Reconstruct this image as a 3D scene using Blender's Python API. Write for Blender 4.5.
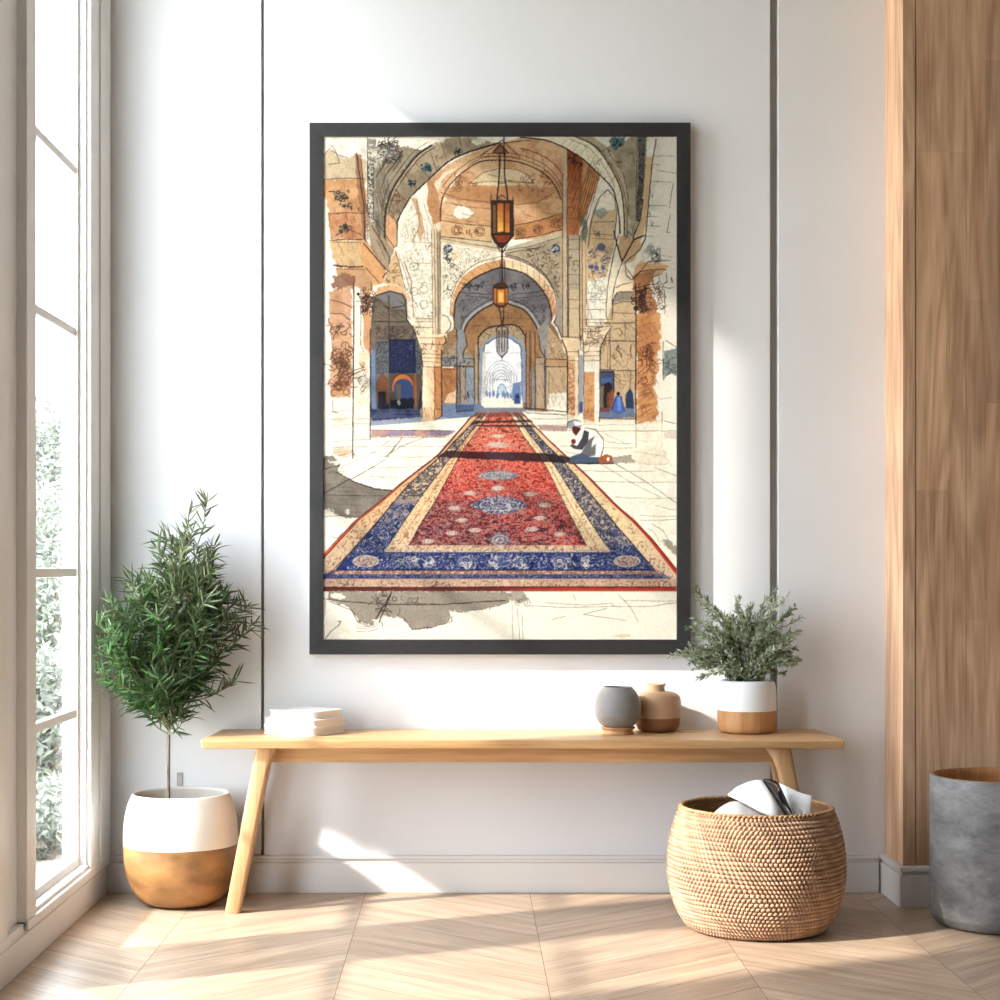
import bpy, bmesh, math, random
import numpy as np
from mathutils import Vector, Matrix, noise as mnoise

for o in list(bpy.data.objects): bpy.data.objects.remove(o, do_unlink=True)
S = bpy.context.scene; C0 = S.collection
F, PU, PV = 1750.0, 465.0, 565.0            # focal length and vanishing point in pixels of the 1000 x 1000 frame
YB = 5.35                                    # distance of the white back wall; the camera stands 1 m above the floor

# ---------------------------------------------------------------- camera
cam = bpy.data.cameras.new('camera'); co = bpy.data.objects.new('camera', cam); C0.objects.link(co); S.camera = co
co.location = (0, 0, 1); co.rotation_euler = (math.pi/2, 0, 0)
cam.sensor_width = 36; cam.lens = F/1000*36; cam.shift_x = (500-PU)/1000; cam.shift_y = (PV-500)/1000
cam.clip_start = .05; cam.clip_end = 200
# ---------------------------------------------------------------- sky, sun, exposure
w = bpy.data.worlds.new('sky'); S.world = w; w.use_nodes = True
bg = w.node_tree.nodes['Background']; bg.inputs[0].default_value = (.81, .91, 1.0, 1); bg.inputs[1].default_value = 18.0
SUN = Vector((2.2, 1.0, -1.54)).normalized()
sl = bpy.data.lights.new('sun', 'SUN'); so = bpy.data.objects.new('sun', sl); C0.objects.link(so)
so.rotation_euler = SUN.to_track_quat('-Z', 'Y').to_euler(); so.location = (-6, -1, 5)
sl.energy = 11.0; sl.angle = math.radians(2.0); sl.color = (1, .95, .88)
S.view_settings.view_transform = 'Standard'; S.view_settings.look = 'None'; S.view_settings.gamma = 1
S.view_settings.use_curve_mapping = False; S.view_settings.exposure = -0.37
WINS = ((4.43, 5.08, 3.06), (3.42, 4.06, 3.06), (2.45, 2.85, 3.06))   # openings in the left wall: y0, y1, head
XW = -1.11
for y0, y1, zh in WINS:                      # sky portals in the openings: they only guide the sampling of the sky
    pl = bpy.data.lights.new('window_portal', 'AREA'); po = bpy.data.objects.new('window_portal', pl); C0.objects.link(po)
    pl.shape = 'RECTANGLE'; pl.size = zh-.13; pl.size_y = y1-y0; pl.cycles.is_portal = True
    po.location = (XW-.06, (y0+y1)/2, (zh+.13)/2); po.rotation_euler = (0, -math.pi/2, 0)

# ---------------------------------------------------------------- helpers
def px(u, v, d): return Vector(((u-PU)*d/F, d, 1-(v-PV)*d/F))
def tag(o, label=None, cat=None, group=None, kind=None):
    if label: o['label'] = label
    if cat: o['category'] = cat
    if group: o['group'] = group
    if kind: o['kind'] = kind
    return o
def thing(name, loc, label, cat, group=None, rz=0):
    o = bpy.data.objects.new(name, None); C0.objects.link(o); o.location = loc; o.rotation_euler = (0, 0, rz)
    o.empty_display_size = .05
    return tag(o, label, cat, group)
def obj(name, bm, mat, parent=None, smooth=False, bevel=0, label=None):
    """links the bmesh as one mesh object; its coordinates are the parent's"""
    me = bpy.data.meshes.new(name)
    if isinstance(bm, bpy.types.Mesh): me = bm; me.name = name
    else: bm.normal_update(); bm.to_mesh(me); bm.free()
    for m in (mat if isinstance(mat, (list, tuple)) else [mat]): me.materials.append(m)
    if smooth:
        for p in me.polygons: p.use_smooth = True
    o = bpy.data.objects.new(name, me); C0.objects.link(o)
    if parent: o.parent = parent
    if bevel:
        b = o.modifiers.new('bevel', 'BEVEL'); b.width = bevel; b.segments = 2; b.limit_method = 'ANGLE'; b.angle_limit = math.radians(35)
        for p in me.polygons: p.use_smooth = True
        wn = o.modifiers.new('normals', 'WEIGHTED_NORMAL'); wn.keep_sharp = True
    if label: o['label'] = label
    return o
def struct(name, bm, mat, parent=None, **k):
    o = obj(name, bm, mat, parent, **k)
    if not parent: o['kind'] = 'structure'
    return o
def box(bm, x0, x1, y0, y1, z0, z1, M=None, mi=0):
    vs = [bm.verts.new(p) for p in ((x0, y0, z0), (x1, y0, z0), (x1, y1, z0), (x0, y1, z0), (x0, y0, z1), (x1, y0, z1), (x1, y1, z1), (x0, y1, z1))]
    if M: 
        for v in vs: v.co = M @ v.co
    fs = [bm.faces.new([vs[i] for i in f]) for f in ((0, 3, 2, 1), (4, 5, 6, 7), (0, 1, 5, 4), (1, 2, 6, 5), (2, 3, 7, 6), (3, 0, 4, 7))]
    for f in fs: f.material_index = mi
    return vs
def prism(bm, pts, h0, h1, axis='z'):
    """extrudes an outline; axis names the direction of the extrusion"""
    def P(a, b, h): return {'z': (a, b, h), 'y': (a, h, b), 'x': (h, a, b)}[axis]
    A = [bm.verts.new(P(a, b, h0)) for a, b in pts]; B = [bm.verts.new(P(a, b, h1)) for a, b in pts]; n = len(pts)
    bm.faces.new(A[::-1]); bm.faces.new(B)
    for i in range(n): bm.faces.new((A[i], A[(i+1) % n], B[(i+1) % n], B[i]))
    bmesh.ops.recalc_face_normals(bm, faces=bm.faces)
def lathe(bm, prof, n=64, cx=0, cy=0, split=None):
    """revolves a closed or open profile of (radius, height); split=(z, low index, high index) sets the material"""
    rings = []
    for r, z in prof:
        if r < 1e-5: rings.append([bm.verts.new((cx, cy, z))])
        else: rings.append([bm.verts.new((cx+r*math.cos(2*math.pi*i/n), cy+r*math.sin(2*math.pi*i/n), z)) for i in range(n)])
    for k in range(len(rings)-1):
        a, b = rings[k], rings[k+1]
        for i in range(n):
            j = (i+1) % n
            if len(a) == 1 and len(b) == 1: continue
            if len(a) == 1: f = bm.faces.new((a[0], b[j], b[i]))
            elif len(b) == 1: f = bm.faces.new((a[i], a[j], b[0]))
            else: f = bm.faces.new((a[i], a[j], b[j], b[i]))
    bmesh.ops.recalc_face_normals(bm, faces=bm.faces)
def spl(p, n=8):
    """Catmull-Rom through the points"""
    p = np.array(p, float); q = np.vstack([2*p[0]-p[1], p, 2*p[-1]-p[-2]]); o = []
    for i in range(1, len(q)-2):
        for j in range(n):
            t = j/n; o.append(tuple(.5*(2*q[i]+(q[i+1]-q[i-1])*t+(2*q[i-1]-5*q[i]+4*q[i+1]-q[i+2])*t*t+(3*q[i]-q[i-1]-3*q[i+1]+q[i+2])*t**3)))
    return o+[tuple(p[-1])]
def tube(bm, pts, rad, n=8, cap=True):
    pts = [Vector(p) for p in pts]; rads = rad if isinstance(rad, (list, tuple)) else [rad]*len(pts)
    rings = []; up = Vector((0, 0, 1))
    for i, p in enumerate(pts):
        t = (pts[min(i+1, len(pts)-1)]-pts[max(i-1, 0)]).normalized()
        a = t.cross(up); a = t.cross(Vector((1, 0, 0))) if a.length < .2 else a; a.normalize(); b = t.cross(a)
        rings.append([bm.verts.new(p+(a*math.cos(2*math.pi*k/n)+b*math.sin(2*math.pi*k/n))*rads[i]) for k in range(n)])
    for i in range(len(rings)-1):
        for k in range(n): bm.faces.new((rings[i][k], rings[i][(k+1) % n], rings[i+1][(k+1) % n], rings[i+1][k]))
    if cap: bm.faces.new(rings[0][::-1]); bm.faces.new(rings[-1])
def mesh_np(name, V, Fq, mat, parent=None, col=None, smooth=False, label=None):
    """mesh from numpy vertices and equal-sized faces, with an optional colour per vertex"""
    me = bpy.data.meshes.new(name); nv, nf, k = len(V), len(Fq), Fq.shape[1]
    me.vertices.add(nv); me.vertices.foreach_set('co', np.ascontiguousarray(V, np.float32).ravel())
    me.loops.add(nf*k); me.loops.foreach_set('vertex_index', np.ascontiguousarray(Fq, np.int32).ravel())
    me.polygons.add(nf); me.polygons.foreach_set('loop_start', np.arange(0, nf*k, k, dtype=np.int32))
    if smooth: me.polygons.foreach_set('use_smooth', np.ones(nf, bool))
    if col is not None:
        a = me.color_attributes.new('tone', 'FLOAT_COLOR', 'POINT'); c4 = np.ones((nv, 4), np.float32); c4[:, :3] = col
        a.data.foreach_set('color', c4.ravel())
    me.update(calc_edges=True); me.validate()
    return obj(name, me, mat, parent, label=label)

# ---------------------------------------------------------------- materials
def mat(name):
    m = bpy.data.materials.new(name); m.use_nodes = True; nt = m.node_tree
    b = nt.nodes['Principled BSDF']; return m, nt, b
def nd(nt, t, **k):
    n = nt.nodes.new(t)
    for a, v in k.items(): setattr(n, a, v)
    return n
def lin(c): return tuple((v/255/12.92 if v/255 <= .04045 else ((v/255+.055)/1.055)**2.4) for v in c)+(1,)
def plain(name, c, rough=.6, var=.06, scale=12, bump=0, bscale=60, spec=.3, stretch=(1, 1, 1), metallic=0):
    m, nt, b = mat(name); L = nt.links.new
    tc = nd(nt, 'ShaderNodeTexCoord'); mp = nd(nt, 'ShaderNodeMapping'); mp.inputs['Scale'].default_value = stretch; L(tc.outputs['Object'], mp.inputs[0])
    n = nd(nt, 'ShaderNodeTexNoise'); n.inputs['Scale'].default_value = scale; n.inputs['Detail'].default_value = 5; L(mp.outputs[0], n.inputs['Vector'])
    r = nd(nt, 'ShaderNodeValToRGB'); c = lin(c)
    r.color_ramp.elements[0].position = .3; r.color_ramp.elements[1].position = .7
    r.color_ramp.elements[0].color = tuple(v*(1-var*1.6) for v in c[:3])+(1,); r.color_ramp.elements[1].color = tuple(min(1, v*(1+var)) for v in c[:3])+(1,)
    L(n.outputs['Fac'], r.inputs[0]); L(r.outputs[0], b.inputs['Base Color'])
    b.inputs['Roughness'].default_value = rough; b.inputs['Specular IOR Level'].default_value = spec; b.inputs['Metallic'].default_value = metallic
    if bump:
        n2 = nd(nt, 'ShaderNodeTexNoise'); n2.inputs['Scale'].default_value = bscale; n2.inputs['Detail'].default_value = 4; L(mp.outputs[0], n2.inputs['Vector'])
        bp = nd(nt, 'ShaderNodeBump'); bp.inputs['Strength'].default_value = bump; bp.inputs['Distance'].default_value = .004; L(n2.outputs['Fac'], bp.inputs['Height']); L(bp.outputs[0], b.inputs['Normal'])
    return m
def wood(name, c1, c2, grain='z', scale=1., rough=.45, coord='Object', knots=False, tone=False, ring=.5):
    """long streaks and fine pores running along the grain axis"""
    m, nt, b = mat(name); L = nt.links.new
    tc = nd(nt, 'ShaderNodeTexCoord'); src = tc.outputs['UV' if coord == 'UV' else 'Object']
    def tex(s_along, s_across, detail=4, dist=0., seed=0.):
        mp = nd(nt, 'ShaderNodeMapping'); mp.inputs['Scale'].default_value = tuple((s_along if a == grain else s_across)*scale for a in 'xyz')
        mp.inputs['Location'].default_value = (seed, seed*1.3, seed*.7)
        L(src, mp.inputs[0]); n = nd(nt, 'ShaderNodeTexNoise'); n.inputs['Scale'].default_value = 1; n.inputs['Detail'].default_value = detail
        n.inputs['Distortion'].default_value = dist; L(mp.outputs[0], n.inputs['Vector']); return n.outputs['Fac']
    a = tex(1.3, 16, 3, .6); p = tex(5, 130, 5, .1, 3.); g = tex(.5, 5, 2, 1.2, 7.)
    def mth(op, x, y):
        n = nd(nt, 'ShaderNodeMath', operation=op)
        for i, v in enumerate((x, y)):
            if isinstance(v, (int, float)): n.inputs[i].default_value = v
            else: L(v, n.inputs[i])
        return n.outputs[0]
    rings = mth('SINE', mth('ADD', mth('MULTIPLY', g, 42), mth('MULTIPLY', p, 2.2)), 0); rings = mth('MULTIPLY', rings, ring*.13)
    t = mth('ADD', mth('ADD', mth('MULTIPLY', a, .55), mth('MULTIPLY', p, .5)), rings)
    r = nd(nt, 'ShaderNodeValToRGB'); r.color_ramp.elements[0].position = .25; r.color_ramp.elements[1].position = .75
    r.color_ramp.elements[0].color = lin(c2); r.color_ramp.elements[1].color = lin(c1); L(t, r.inputs[0]); out = r.outputs[0]
    if tone:
        at = nd(nt, 'ShaderNodeAttribute'); at.attribute_name = 'tone'
        mx = nd(nt, 'ShaderNodeMix', data_type='RGBA', blend_type='MULTIPLY'); mx.inputs[0].default_value = 1; L(out, mx.inputs['A']); L(at.outputs['Color'], mx.inputs['B']); out = mx.outputs['Result']
    L(out, b.inputs['Base Color']); b.inputs['Roughness'].default_value = rough; b.inputs['Specular IOR Level'].default_value = .35
    bp = nd(nt, 'ShaderNodeBump'); bp.inputs['Strength'].default_value = .25; bp.inputs['Distance'].default_value = .0012; L(p, bp.inputs['Height']); L(bp.outputs[0], b.inputs['Normal'])
    return m
def toned(name, rough=.55, spec=.3, trans=0.):
    """colour carried by the mesh itself (leaves, the print)"""
    m, nt, b = mat(name); at = nd(nt, 'ShaderNodeAttribute'); at.attribute_name = 'tone'
    nt.links.new(at.outputs['Color'], b.inputs['Base Color']); b.inputs['Roughness'].default_value = rough; b.inputs['Specular IOR Level'].default_value = spec
    if trans:
        tl = nd(nt, 'ShaderNodeBsdfTranslucent'); nt.links.new(at.outputs['Color'], tl.inputs[0]); mx = nd(nt, 'ShaderNodeMixShader'); mx.inputs[0].default_value = trans
        nt.links.new(b.outputs[0], mx.inputs[1]); nt.links.new(tl.outputs[0], mx.inputs[2]); nt.links.new(mx.outputs[0], nt.nodes['Material Output'].inputs[0])
    return m
WALL = plain('white_plaster', (231, 231, 232), .7, .01, 3, .05, 220)
WOODWORK = plain('white_painted_wood', (228, 225, 222), .45, .015, 4, .03, 90, stretch=(1, 1, .3))
FAR = plain('taupe_paint', (158, 152, 146), .8, .01)
CEIL = plain('ceiling_paint', (222, 222, 220), .8, .01)
BACKING = plain('groove_shadow_gap', (176, 168, 160), .8, .02)
OAK = wood('bench_oak', (218, 178, 130), (176, 128, 82), 'x', 1.2, .42)
OAKLEG = wood('leg_oak', (214, 174, 128), (176, 128, 84), 'z', 1.2, .42)
CLAD = wood('cladding_wood', (222, 183, 148), (160, 120, 90), 'z', 1.3, .5, tone=True, ring=.7)
FLOORW = wood('chevron_oak', (204, 180, 155), (148, 122, 99), 'x', 1.3, .36, coord='UV', tone=True, ring=.35)
JOINT = plain('floor_joint', (92, 64, 44), .8, .05)
FRAMEM = plain('black_frame', (40, 40, 41), .36, .15, 60, .1, 140, .6, (1, 1, 1))

# ================================================================ STRUCTURE, THEN OBJECTS

# ================================================================ THE SETTING
def floor():
    """chevron boards: one mesh, every board with its own tone"""
    V, Fc, U, T = [], [], [], []
    W_, SL, ST, G = .5, .85, .185, .0008
    x_seam = .197; rng = random.Random(5)
    for k in range(-4, 6):
        xa, xb = x_seam+k*W_, x_seam+(k+1)*W_; up = 1 if k % 2 == 0 else -1
        lo, hi = max(xa, XW-.02), min(xb, 3.02)
        if hi <= lo: continue
        y = -2.6+rng.random()*.1
        while y < 6.0:
            def yy(x): return y+(x-xa)*SL if up > 0 else y+(xb-x)*SL
            t = rng.uniform(.88, 1.07); tw = rng.uniform(-.02, .02); off = rng.uniform(0, 40)
            a, b = lo+G*.7, hi-G*.7; n = len(V)
            P = [(a, yy(a)+G), (b, yy(b)+G), (b, yy(b)+ST-G), (a, yy(a)+ST-G)]
            ym = YB+.02; Q = []
            for i in range(4):                                   # cut the last boards along the wall
                p, q = P[i], P[(i+1) % 4]
                if p[1] <= ym: Q.append(p)
                if (p[1] <= ym) != (q[1] <= ym): f_ = (ym-p[1])/(q[1]-p[1]); Q.append((p[0]+(q[0]-p[0])*f_, ym))
            P = Q
            if len(P) >= 3:
                V += [(p[0], p[1], 0) for p in P]; Fc.append(tuple(range(n, n+len(P))))
                c = 1/math.sqrt(1+SL*SL); s = SL*c*(1 if up > 0 else -1)
                U += [((p[0]*c+p[1]*s)+off, (-p[0]*s+p[1]*c)*1.0+off*.37) for p in P]
                T += [(t*(1+tw), t, t*(1-tw))]*len(P)
            y += ST
    me = bpy.data.meshes.new('floor'); me.from_pydata(V, [], Fc)
    uv = me.uv_layers.new(name='UVMap')
    for l in me.loops: uv.data[l.index].uv = U[l.vertex_index]
    at = me.color_attributes.new('tone', 'FLOAT_COLOR', 'POINT')
    for i, t in enumerate(T): at.data[i].color = t+(1,)
    bm = bmesh.new(); bm.from_mesh(me)
    lay = bm.faces.layers.int.get('x')
    for f in list(bm.faces): f.material_index = 0
    box(bm, XW-.02, 3.02, -2.7, YB+.02, -.06, -.0015, mi=1)
    bmesh.ops.recalc_face_normals(bm, faces=[f for f in bm.faces if f.material_index == 1])
    bm.to_mesh(me); bm.free()
    o = obj('floor', me, [FLOORW, JOINT]); o['kind'] = 'structure'
floor()

# back wall: three flush boards of plaster with shadow gaps at the two joints
bm = bmesh.new()
gapL, gapR = (-.6235, -.6145), (.933, .957)
for x0, x1 in ((XW-.12, gapL[0]), (gapL[1], gapR[0]), (gapR[1], 1.45)): box(bm, x0, x1, YB, YB+.03, 0, 3.3)
struct('wall_back', bm, WALL, bevel=.002)
bm = bmesh.new(); box(bm, XW-.12, 1.45, YB+.026, YB+.10, 0, 3.3); struct('wall_back_core', bm, BACKING).name = 'wall_rear'
# left wall with its window openings
bm = bmesh.new()
TW = .05
edges = sorted([(y0, y1) for y0, y1, z in WINS])
ys = [-2.7]+[v for e in edges for v in e]+[YB+.12]
for i in range(0, len(ys), 2): box(bm, XW-TW, XW, ys[i], ys[i+1], 0, 3.3)
for y0, y1, zh in WINS:
    box(bm, XW-TW, XW, y0, y1, 0, .12); box(bm, XW-TW, XW, y0, y1, zh, 3.3)
bmesh.ops.remove_doubles(bm, verts=bm.verts, dist=1e-5)
struct('wall_left', bm, WALL)
bm = bmesh.new(); box(bm, XW-.16, 3.15, -2.8, YB+.12, 3.3, 3.4); struct('ceiling', bm, CEIL)
bm = bmesh.new(); box(bm, 3.0, 3.1, -2.7, 5.6, 0, 3.3); struct('wall_side', bm, FAR)
bm = bmesh.new(); box(bm, XW-.16, 3.1, -2.8, -2.7, 0, 3.3); struct('wall_front', bm, FAR)

# windows: casing, sill, sash, muntins and panes
GLASS, nt, b = mat('window_glass')
tr = nd(nt, 'ShaderNodeBsdfTransparent'); gl = nd(nt, 'ShaderNodeBsdfGlossy'); gl.inputs['Roughness'].default_value = .02
fr = nd(nt, 'ShaderNodeLayerWeight'); fr.inputs[0].default_value = .12; mx = nd(nt, 'ShaderNodeMixShader')
ml = nd(nt, 'ShaderNodeMath', operation='MULTIPLY'); ml.inputs[1].default_value = .25
nt.links.new(fr.outputs['Fresnel'], ml.inputs[0]); nt.links.new(ml.outputs[0], mx.inputs[0]); nt.links.new(tr.outputs[0], mx.inputs[1]); nt.links.new(gl.outputs[0], mx.inputs[2]); nt.links.new(mx.outputs[0], nt.nodes['Material Output'].inputs[0])
XC = -1.085
for i, (y0, y1, zh) in enumerate(WINS):
    root = bpy.data.objects.new('window_%d' % (i+1), None); C0.objects.link(root); root['kind'] = 'structure'; root.location = (XW, (y0+y1)/2, .12)
    def W(name, bm, m, bev=.002):
        bmesh.ops.translate(bm, verts=bm.verts, vec=-Vector(root.location)); return obj(name, bm, m, root, bevel=bev)
    near, far = y0-.095, (y1+.25 if i == 0 else y1+.095)
    bm = bmesh.new()
    box(bm, XW-.002, XC, near, y0, .10, min(3.29, zh+.1)); box(bm, XW-.002, XC, y1, far, .10, min(3.29, zh+.1))
    box(bm, XW-.002, XC-.006, y0, y1, zh, min(3.29, zh+.1))
    if i == 0:                                                   # the stepped moulding seen beside the corner
        box(bm, XC-.002, XC+.006, y1+.11, y1+.25, .112, 3.29)
    W('casing', bm, WOODWORK, .003)
    bm = bmesh.new(); box(bm, XC-.09, XC+.004, y0-.095, far, .092, .118); box(bm, XC-.05, XC-.006, y0, y1, .116, .13); W('window_sill', bm, WOODWORK, .004)
    bm = bmesh.new(); xs0, xs1 = -1.150, -1.118                   # the sash, with a stepped inner edge
    st = .026
    for a, b_ in ((y0, y0+st), (y1-st, y1)): box(bm, xs0, xs1, a, b_, .12, zh); 
    box(bm, xs0, xs1, y0+st, y1-st, .12, .12+st+.008); box(bm, xs0, xs1, y0+st, y1-st, zh-st, zh)
    for a, b_ in ((y0, y0+.010), (y1-.010, y1)): box(bm, xs1-.001, -1.098, a, b_, .12, zh)
    W('window_frame', bm, WOODWORK)
    bm = bmesh.new(); zs = (.571, .979, 1.672, 2.14)
    for z in zs: box(bm, xs0+.006, xs1-.006, y0+st, y1-st, z-.013, z+.013)
    W('muntin', bm, WOODWORK, .003)
    bm = bmesh.new(); box(bm, -1.137, -1.134, y0+st, y1-st, .12+st, zh-st); W('glass_pane', bm, GLASS, 0)
    if i == 1:
        bm = bmesh.new(); box(bm, -1.109, -1.107, y0+.012, y1-.012, 1.72, zh-.01); W('sun_blocker', bm, plain('sun_blocker_fabric', (236, 232, 226), .8), 0)  # added unseen screen that keeps the sun off the basket and bin
# skirting boards
def skirting(name, pts_fn, m=WOODWORK): bm = bmesh.new(); pts_fn(bm); struct(name, bm, m, bevel=.0025)
def b_back(bm):
    box(bm, -1.088, 1.262, YB-.016, YB, 0, .0925); box(bm, -1.088, 1.262, YB-.011, YB, .0925, .103); box(bm, -1.088, 1.262, YB-.017, YB, .103, .1135)
skirting('baseboard_back', b_back)
def b_left(bm):
    box(bm, XW, -1.09, -2.68, YB-.001, 0, .083); box(bm, XW, -1.093, -2.68, YB-.001, .083, .0915)
    ls = [-2.68]+[v for y0, y1, z in sorted(WINS) for v in (y0-.097, (y1+.097 if y1 < 5 else YB))]
    for k in range(0, len(ls)-1, 2): box(bm, XW, -1.092, ls[k], ls[k+1], .0915, .112)
skirting('baseboard_left', b_left)

# the wood-clad wall on the right, set forward of the white wall
XR, YR = 1.284, 5.13
rr = random.Random(11); V = []
bm = bmesh.new(); lay = bm.loops.layers.float_color.new('tone')
def board(x0, x1, y0, y1, z0, z1, t, warm=0):
    n = len(bm.faces); box(bm, x0, x1, y0, y1, z0, z1); bm.faces.ensure_lookup_table(); bm.normal_update()
    for f in bm.faces[n:]:
        k = 1.42 if x0 == XR and abs(f.calc_center_median().x-XR) < 1e-4 else 1     # left side face paler: window light put into its tone
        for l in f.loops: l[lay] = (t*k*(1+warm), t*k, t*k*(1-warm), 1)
def zz(v): return 1-(v-PV)*YR/F
TOP = 3.3
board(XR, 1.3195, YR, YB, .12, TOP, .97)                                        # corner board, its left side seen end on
cols = [(1.3225, 1.418, (152, 490), 0), (1.4185, 1.4685, (152, 700), 0), (1.470, 1.528, (300, 620), 0), (1.5285, 1.62, (403, 60), 0), (1.6205, 1.75, (200,), 0), (1.7505, 1.9, (500, 90), 0), (1.9005, 2.1, (350,), 0), (2.1005, 2.3, (600, 200), 0), (2.3005, 2.6, (420,), 0), (2.6005, 3.0, (300,), 0)]
tones = {0: (.93, 1.08, 1.0), 1: (.98, .92, 1.04), 2: (1.0, .9, .97), 3: (1.03, .86, 1.0)}
for ci, (x0, x1, js, _) in enumerate(cols):
    zs = [.12]+sorted(zz(v) for v in js)+[TOP]
    for k in range(len(zs)-1):
        t = tones.get(ci, (1, .95, 1.02))[k % 3]*rr.uniform(.98, 1.02)
        board(x0, x1, YR+.001, YR+.05, zs[k]+.0003, zs[k+1]-.0003, t, rr.uniform(-.01, .01))
board(XR+.01, 3.0, YR+.04, YB+.1, .0, TOP, .35)
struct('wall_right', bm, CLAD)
def b_right(bm):
    box(bm, XR-.016, XR+.02, YR-.03, YB-.001, 0, .094); box(bm, XR+.02, 2.998, YR-.03, YR+.02, 0, .094)
    box(bm, XR-.010, XR+.02, YR-.022, YB-.001, .094, .104); box(bm, XR+.02, 2.998, YR-.022, YR+.02, .094, .104)
    box(bm, XR-.017, XR+.02, YR-.031, YB-.001, .104, .119); box(bm, XR+.02, 2.998, YR-.031, YR+.02, .104, .119)
skirting('baseboard_right', b_right)

# outside the window: pale ground and a tree
bm = bmesh.new(); box(bm, -40, XW-TW-.01, -20, 60, -.3, -.1); tag(obj('ground', bm, plain('pale_gravel', (206, 200, 186), .9, .1, 3)), kind='structure')

# ================================================================ PICTURE
def paint_print():
    """Paints the hall drawing in the frame: returns (H, W, 3) sRGB 0..1, row 0 at the top."""
    import numpy as np
    K = 3.0; X0, Y0, X1, Y1 = 323.0, 137.0, 677.0, 640.0
    W, H = int((X1-X0)*K), int((Y1-Y0)*K)
    rng = np.random.RandomState(7)
    C = np.zeros((H, W, 3), np.float32)
    yy, xx = np.mgrid[0:H, 0:W].astype(np.float32)
    PX = X0+(xx+.5)/K; PY = Y0+(yy+.5)/K                      # drawing units = pixels of the print
    def vnoise(cx, cy, seed, warp=None):
        r = np.random.RandomState(seed); gw, gh = int((W+H)/K/cx)+6, int((W+H)/K/cy)+6
        g = r.rand(gh, gw).astype(np.float32); u, v = xx/K, yy/K
        if warp is not None:                                  # turn and bend the lattice so no rows show
            u, v = u*.83+v*.55+warp[0]*4*cx+20, v*.83-u*.55+260+warp[1]*4*cy
        fx = u/cx; fy = v/cy; ix = fx.astype(int); iy = fy.astype(int)
        tx = fx-ix; ty = fy-iy; tx = tx*tx*(3-2*tx); ty = ty*ty*(3-2*ty)
        return (g[iy, ix]*(1-tx)+g[iy, ix+1]*tx)*(1-ty)+(g[iy+1, ix]*(1-tx)+g[iy+1, ix+1]*tx)*ty
    N1 = vnoise(14, 14, 1); N2 = vnoise(5, 5, 2); wp = (vnoise(4, 4, 21), vnoise(4, 4, 22))
    N3 = vnoise(1.9, 1.9, 3, wp); N4 = vnoise(.9, .9, 4, wp); N5 = vnoise(2.8, 1.4, 5); N5 = .6*N5+.4*vnoise(1.6, 1.2, 15, wp)
    N6 = vnoise(1.3, 1.3, 8, wp); N7 = .7*vnoise(4.5, 1.3, 9)+.3*N3
    FB = .5*N1+.3*N2+.2*N3
    worm = np.abs(.7*N3+.3*N6-.5) ; worm2 = np.abs(.8*N5+.2*N4-.5); worm3 = np.abs(N6-.5)
    def c(t): return np.array(t, np.float32)/255.
    def mask(pts, rag=0., soft=.35):
        """coverage of a polygon, with the ragged brush edge of a wash"""
        p = np.array(pts, np.float32)
        m = 3+rag
        a0 = max(0, int((p[:, 0].min()-m-X0)*K)); a1 = min(W, int((p[:, 0].max()+m-X0)*K)+1)
        b0 = max(0, int((p[:, 1].min()-m-Y0)*K)); b1 = min(H, int((p[:, 1].max()+m-Y0)*K)+1)
        if a1 <= a0 or b1 <= b0: return None
        sl = (slice(b0, b1), slice(a0, a1)); x = PX[sl]; y = PY[sl]
        if rag:
            x = x+(N2[sl]-.5)*rag*1.6+(N4[sl]-.5)*rag*.7; y = y+(N3[sl]-.5)*rag*1.4+(N5[sl]-.5)*rag*.7
        ins = np.zeros(x.shape, bool); d = np.full(x.shape, 1e9, np.float32)
        n = len(p)
        for i in range(n):
            ax, ay = p[i]; bx, by = p[(i+1) % n]
            if ay != by:
                cr = ((ay > y) != (by > y)) & (x < (bx-ax)*(y-ay)/(by-ay)+ax); ins ^= cr
            l2 = (bx-ax)**2+(by-ay)**2+1e-9
            t = np.clip(((x-ax)*(bx-ax)+(y-ay)*(by-ay))/l2, 0, 1)
            d = np.minimum(d, (x-ax-t*(bx-ax))**2+(y-ay-t*(by-ay))**2)
        d = np.sqrt(d); sd = np.where(ins, d, -d)
        return sl, np.clip(sd/soft*.5+.5, 0, 1), sd
    def P(pts, col, a=1., rag=0., var=.10, col2=None, grad=None, edge=0.):
        """a wash of watercolour; grad=(x0,y0,x1,y1) runs from col to col2"""
        r = mask(pts, rag)
        if r is None: return
        sl, m, sd = r
        k = c(col)[None, None, :]*np.ones(m.shape+(1,), np.float32)
        if col2 is not None:
            if grad:
                gx, gy = grad[2]-grad[0], grad[3]-grad[1]
                t = np.clip(((PX[sl]-grad[0])*gx+(PY[sl]-grad[1])*gy)/(gx*gx+gy*gy), 0, 1)
            else: t = np.clip((FB[sl]-.35)/.3, 0, 1)
            k = k*(1-t[..., None])+c(col2)*t[..., None]
        k = k*(1+var*2*(FB[sl]-.5)+var*.9*(N4[sl]-.5))[..., None]
        if edge: k = k*(1-edge*np.clip(1-sd/1.2, 0, 1))[..., None]
        m = (m*a)[..., None]
        C[sl] = C[sl]*(1-m)+k*m
    def T(pts, col, src=None, lo=0., hi=.05, a=.8, rag=0.):
        """pattern inside a polygon: paint col where lo<=src<hi"""
        r = mask(pts, rag)
        if r is None: return
        sl, m, sd = r; s = (worm if src is None else src)[sl]
        e = .02
        q = np.clip((s-lo)/e+1, 0, 1)*np.clip((hi-s)/e+1, 0, 1)
        m = (m*a*q)[..., None]; C[sl] = C[sl]*(1-m)+c(col)*m
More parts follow.
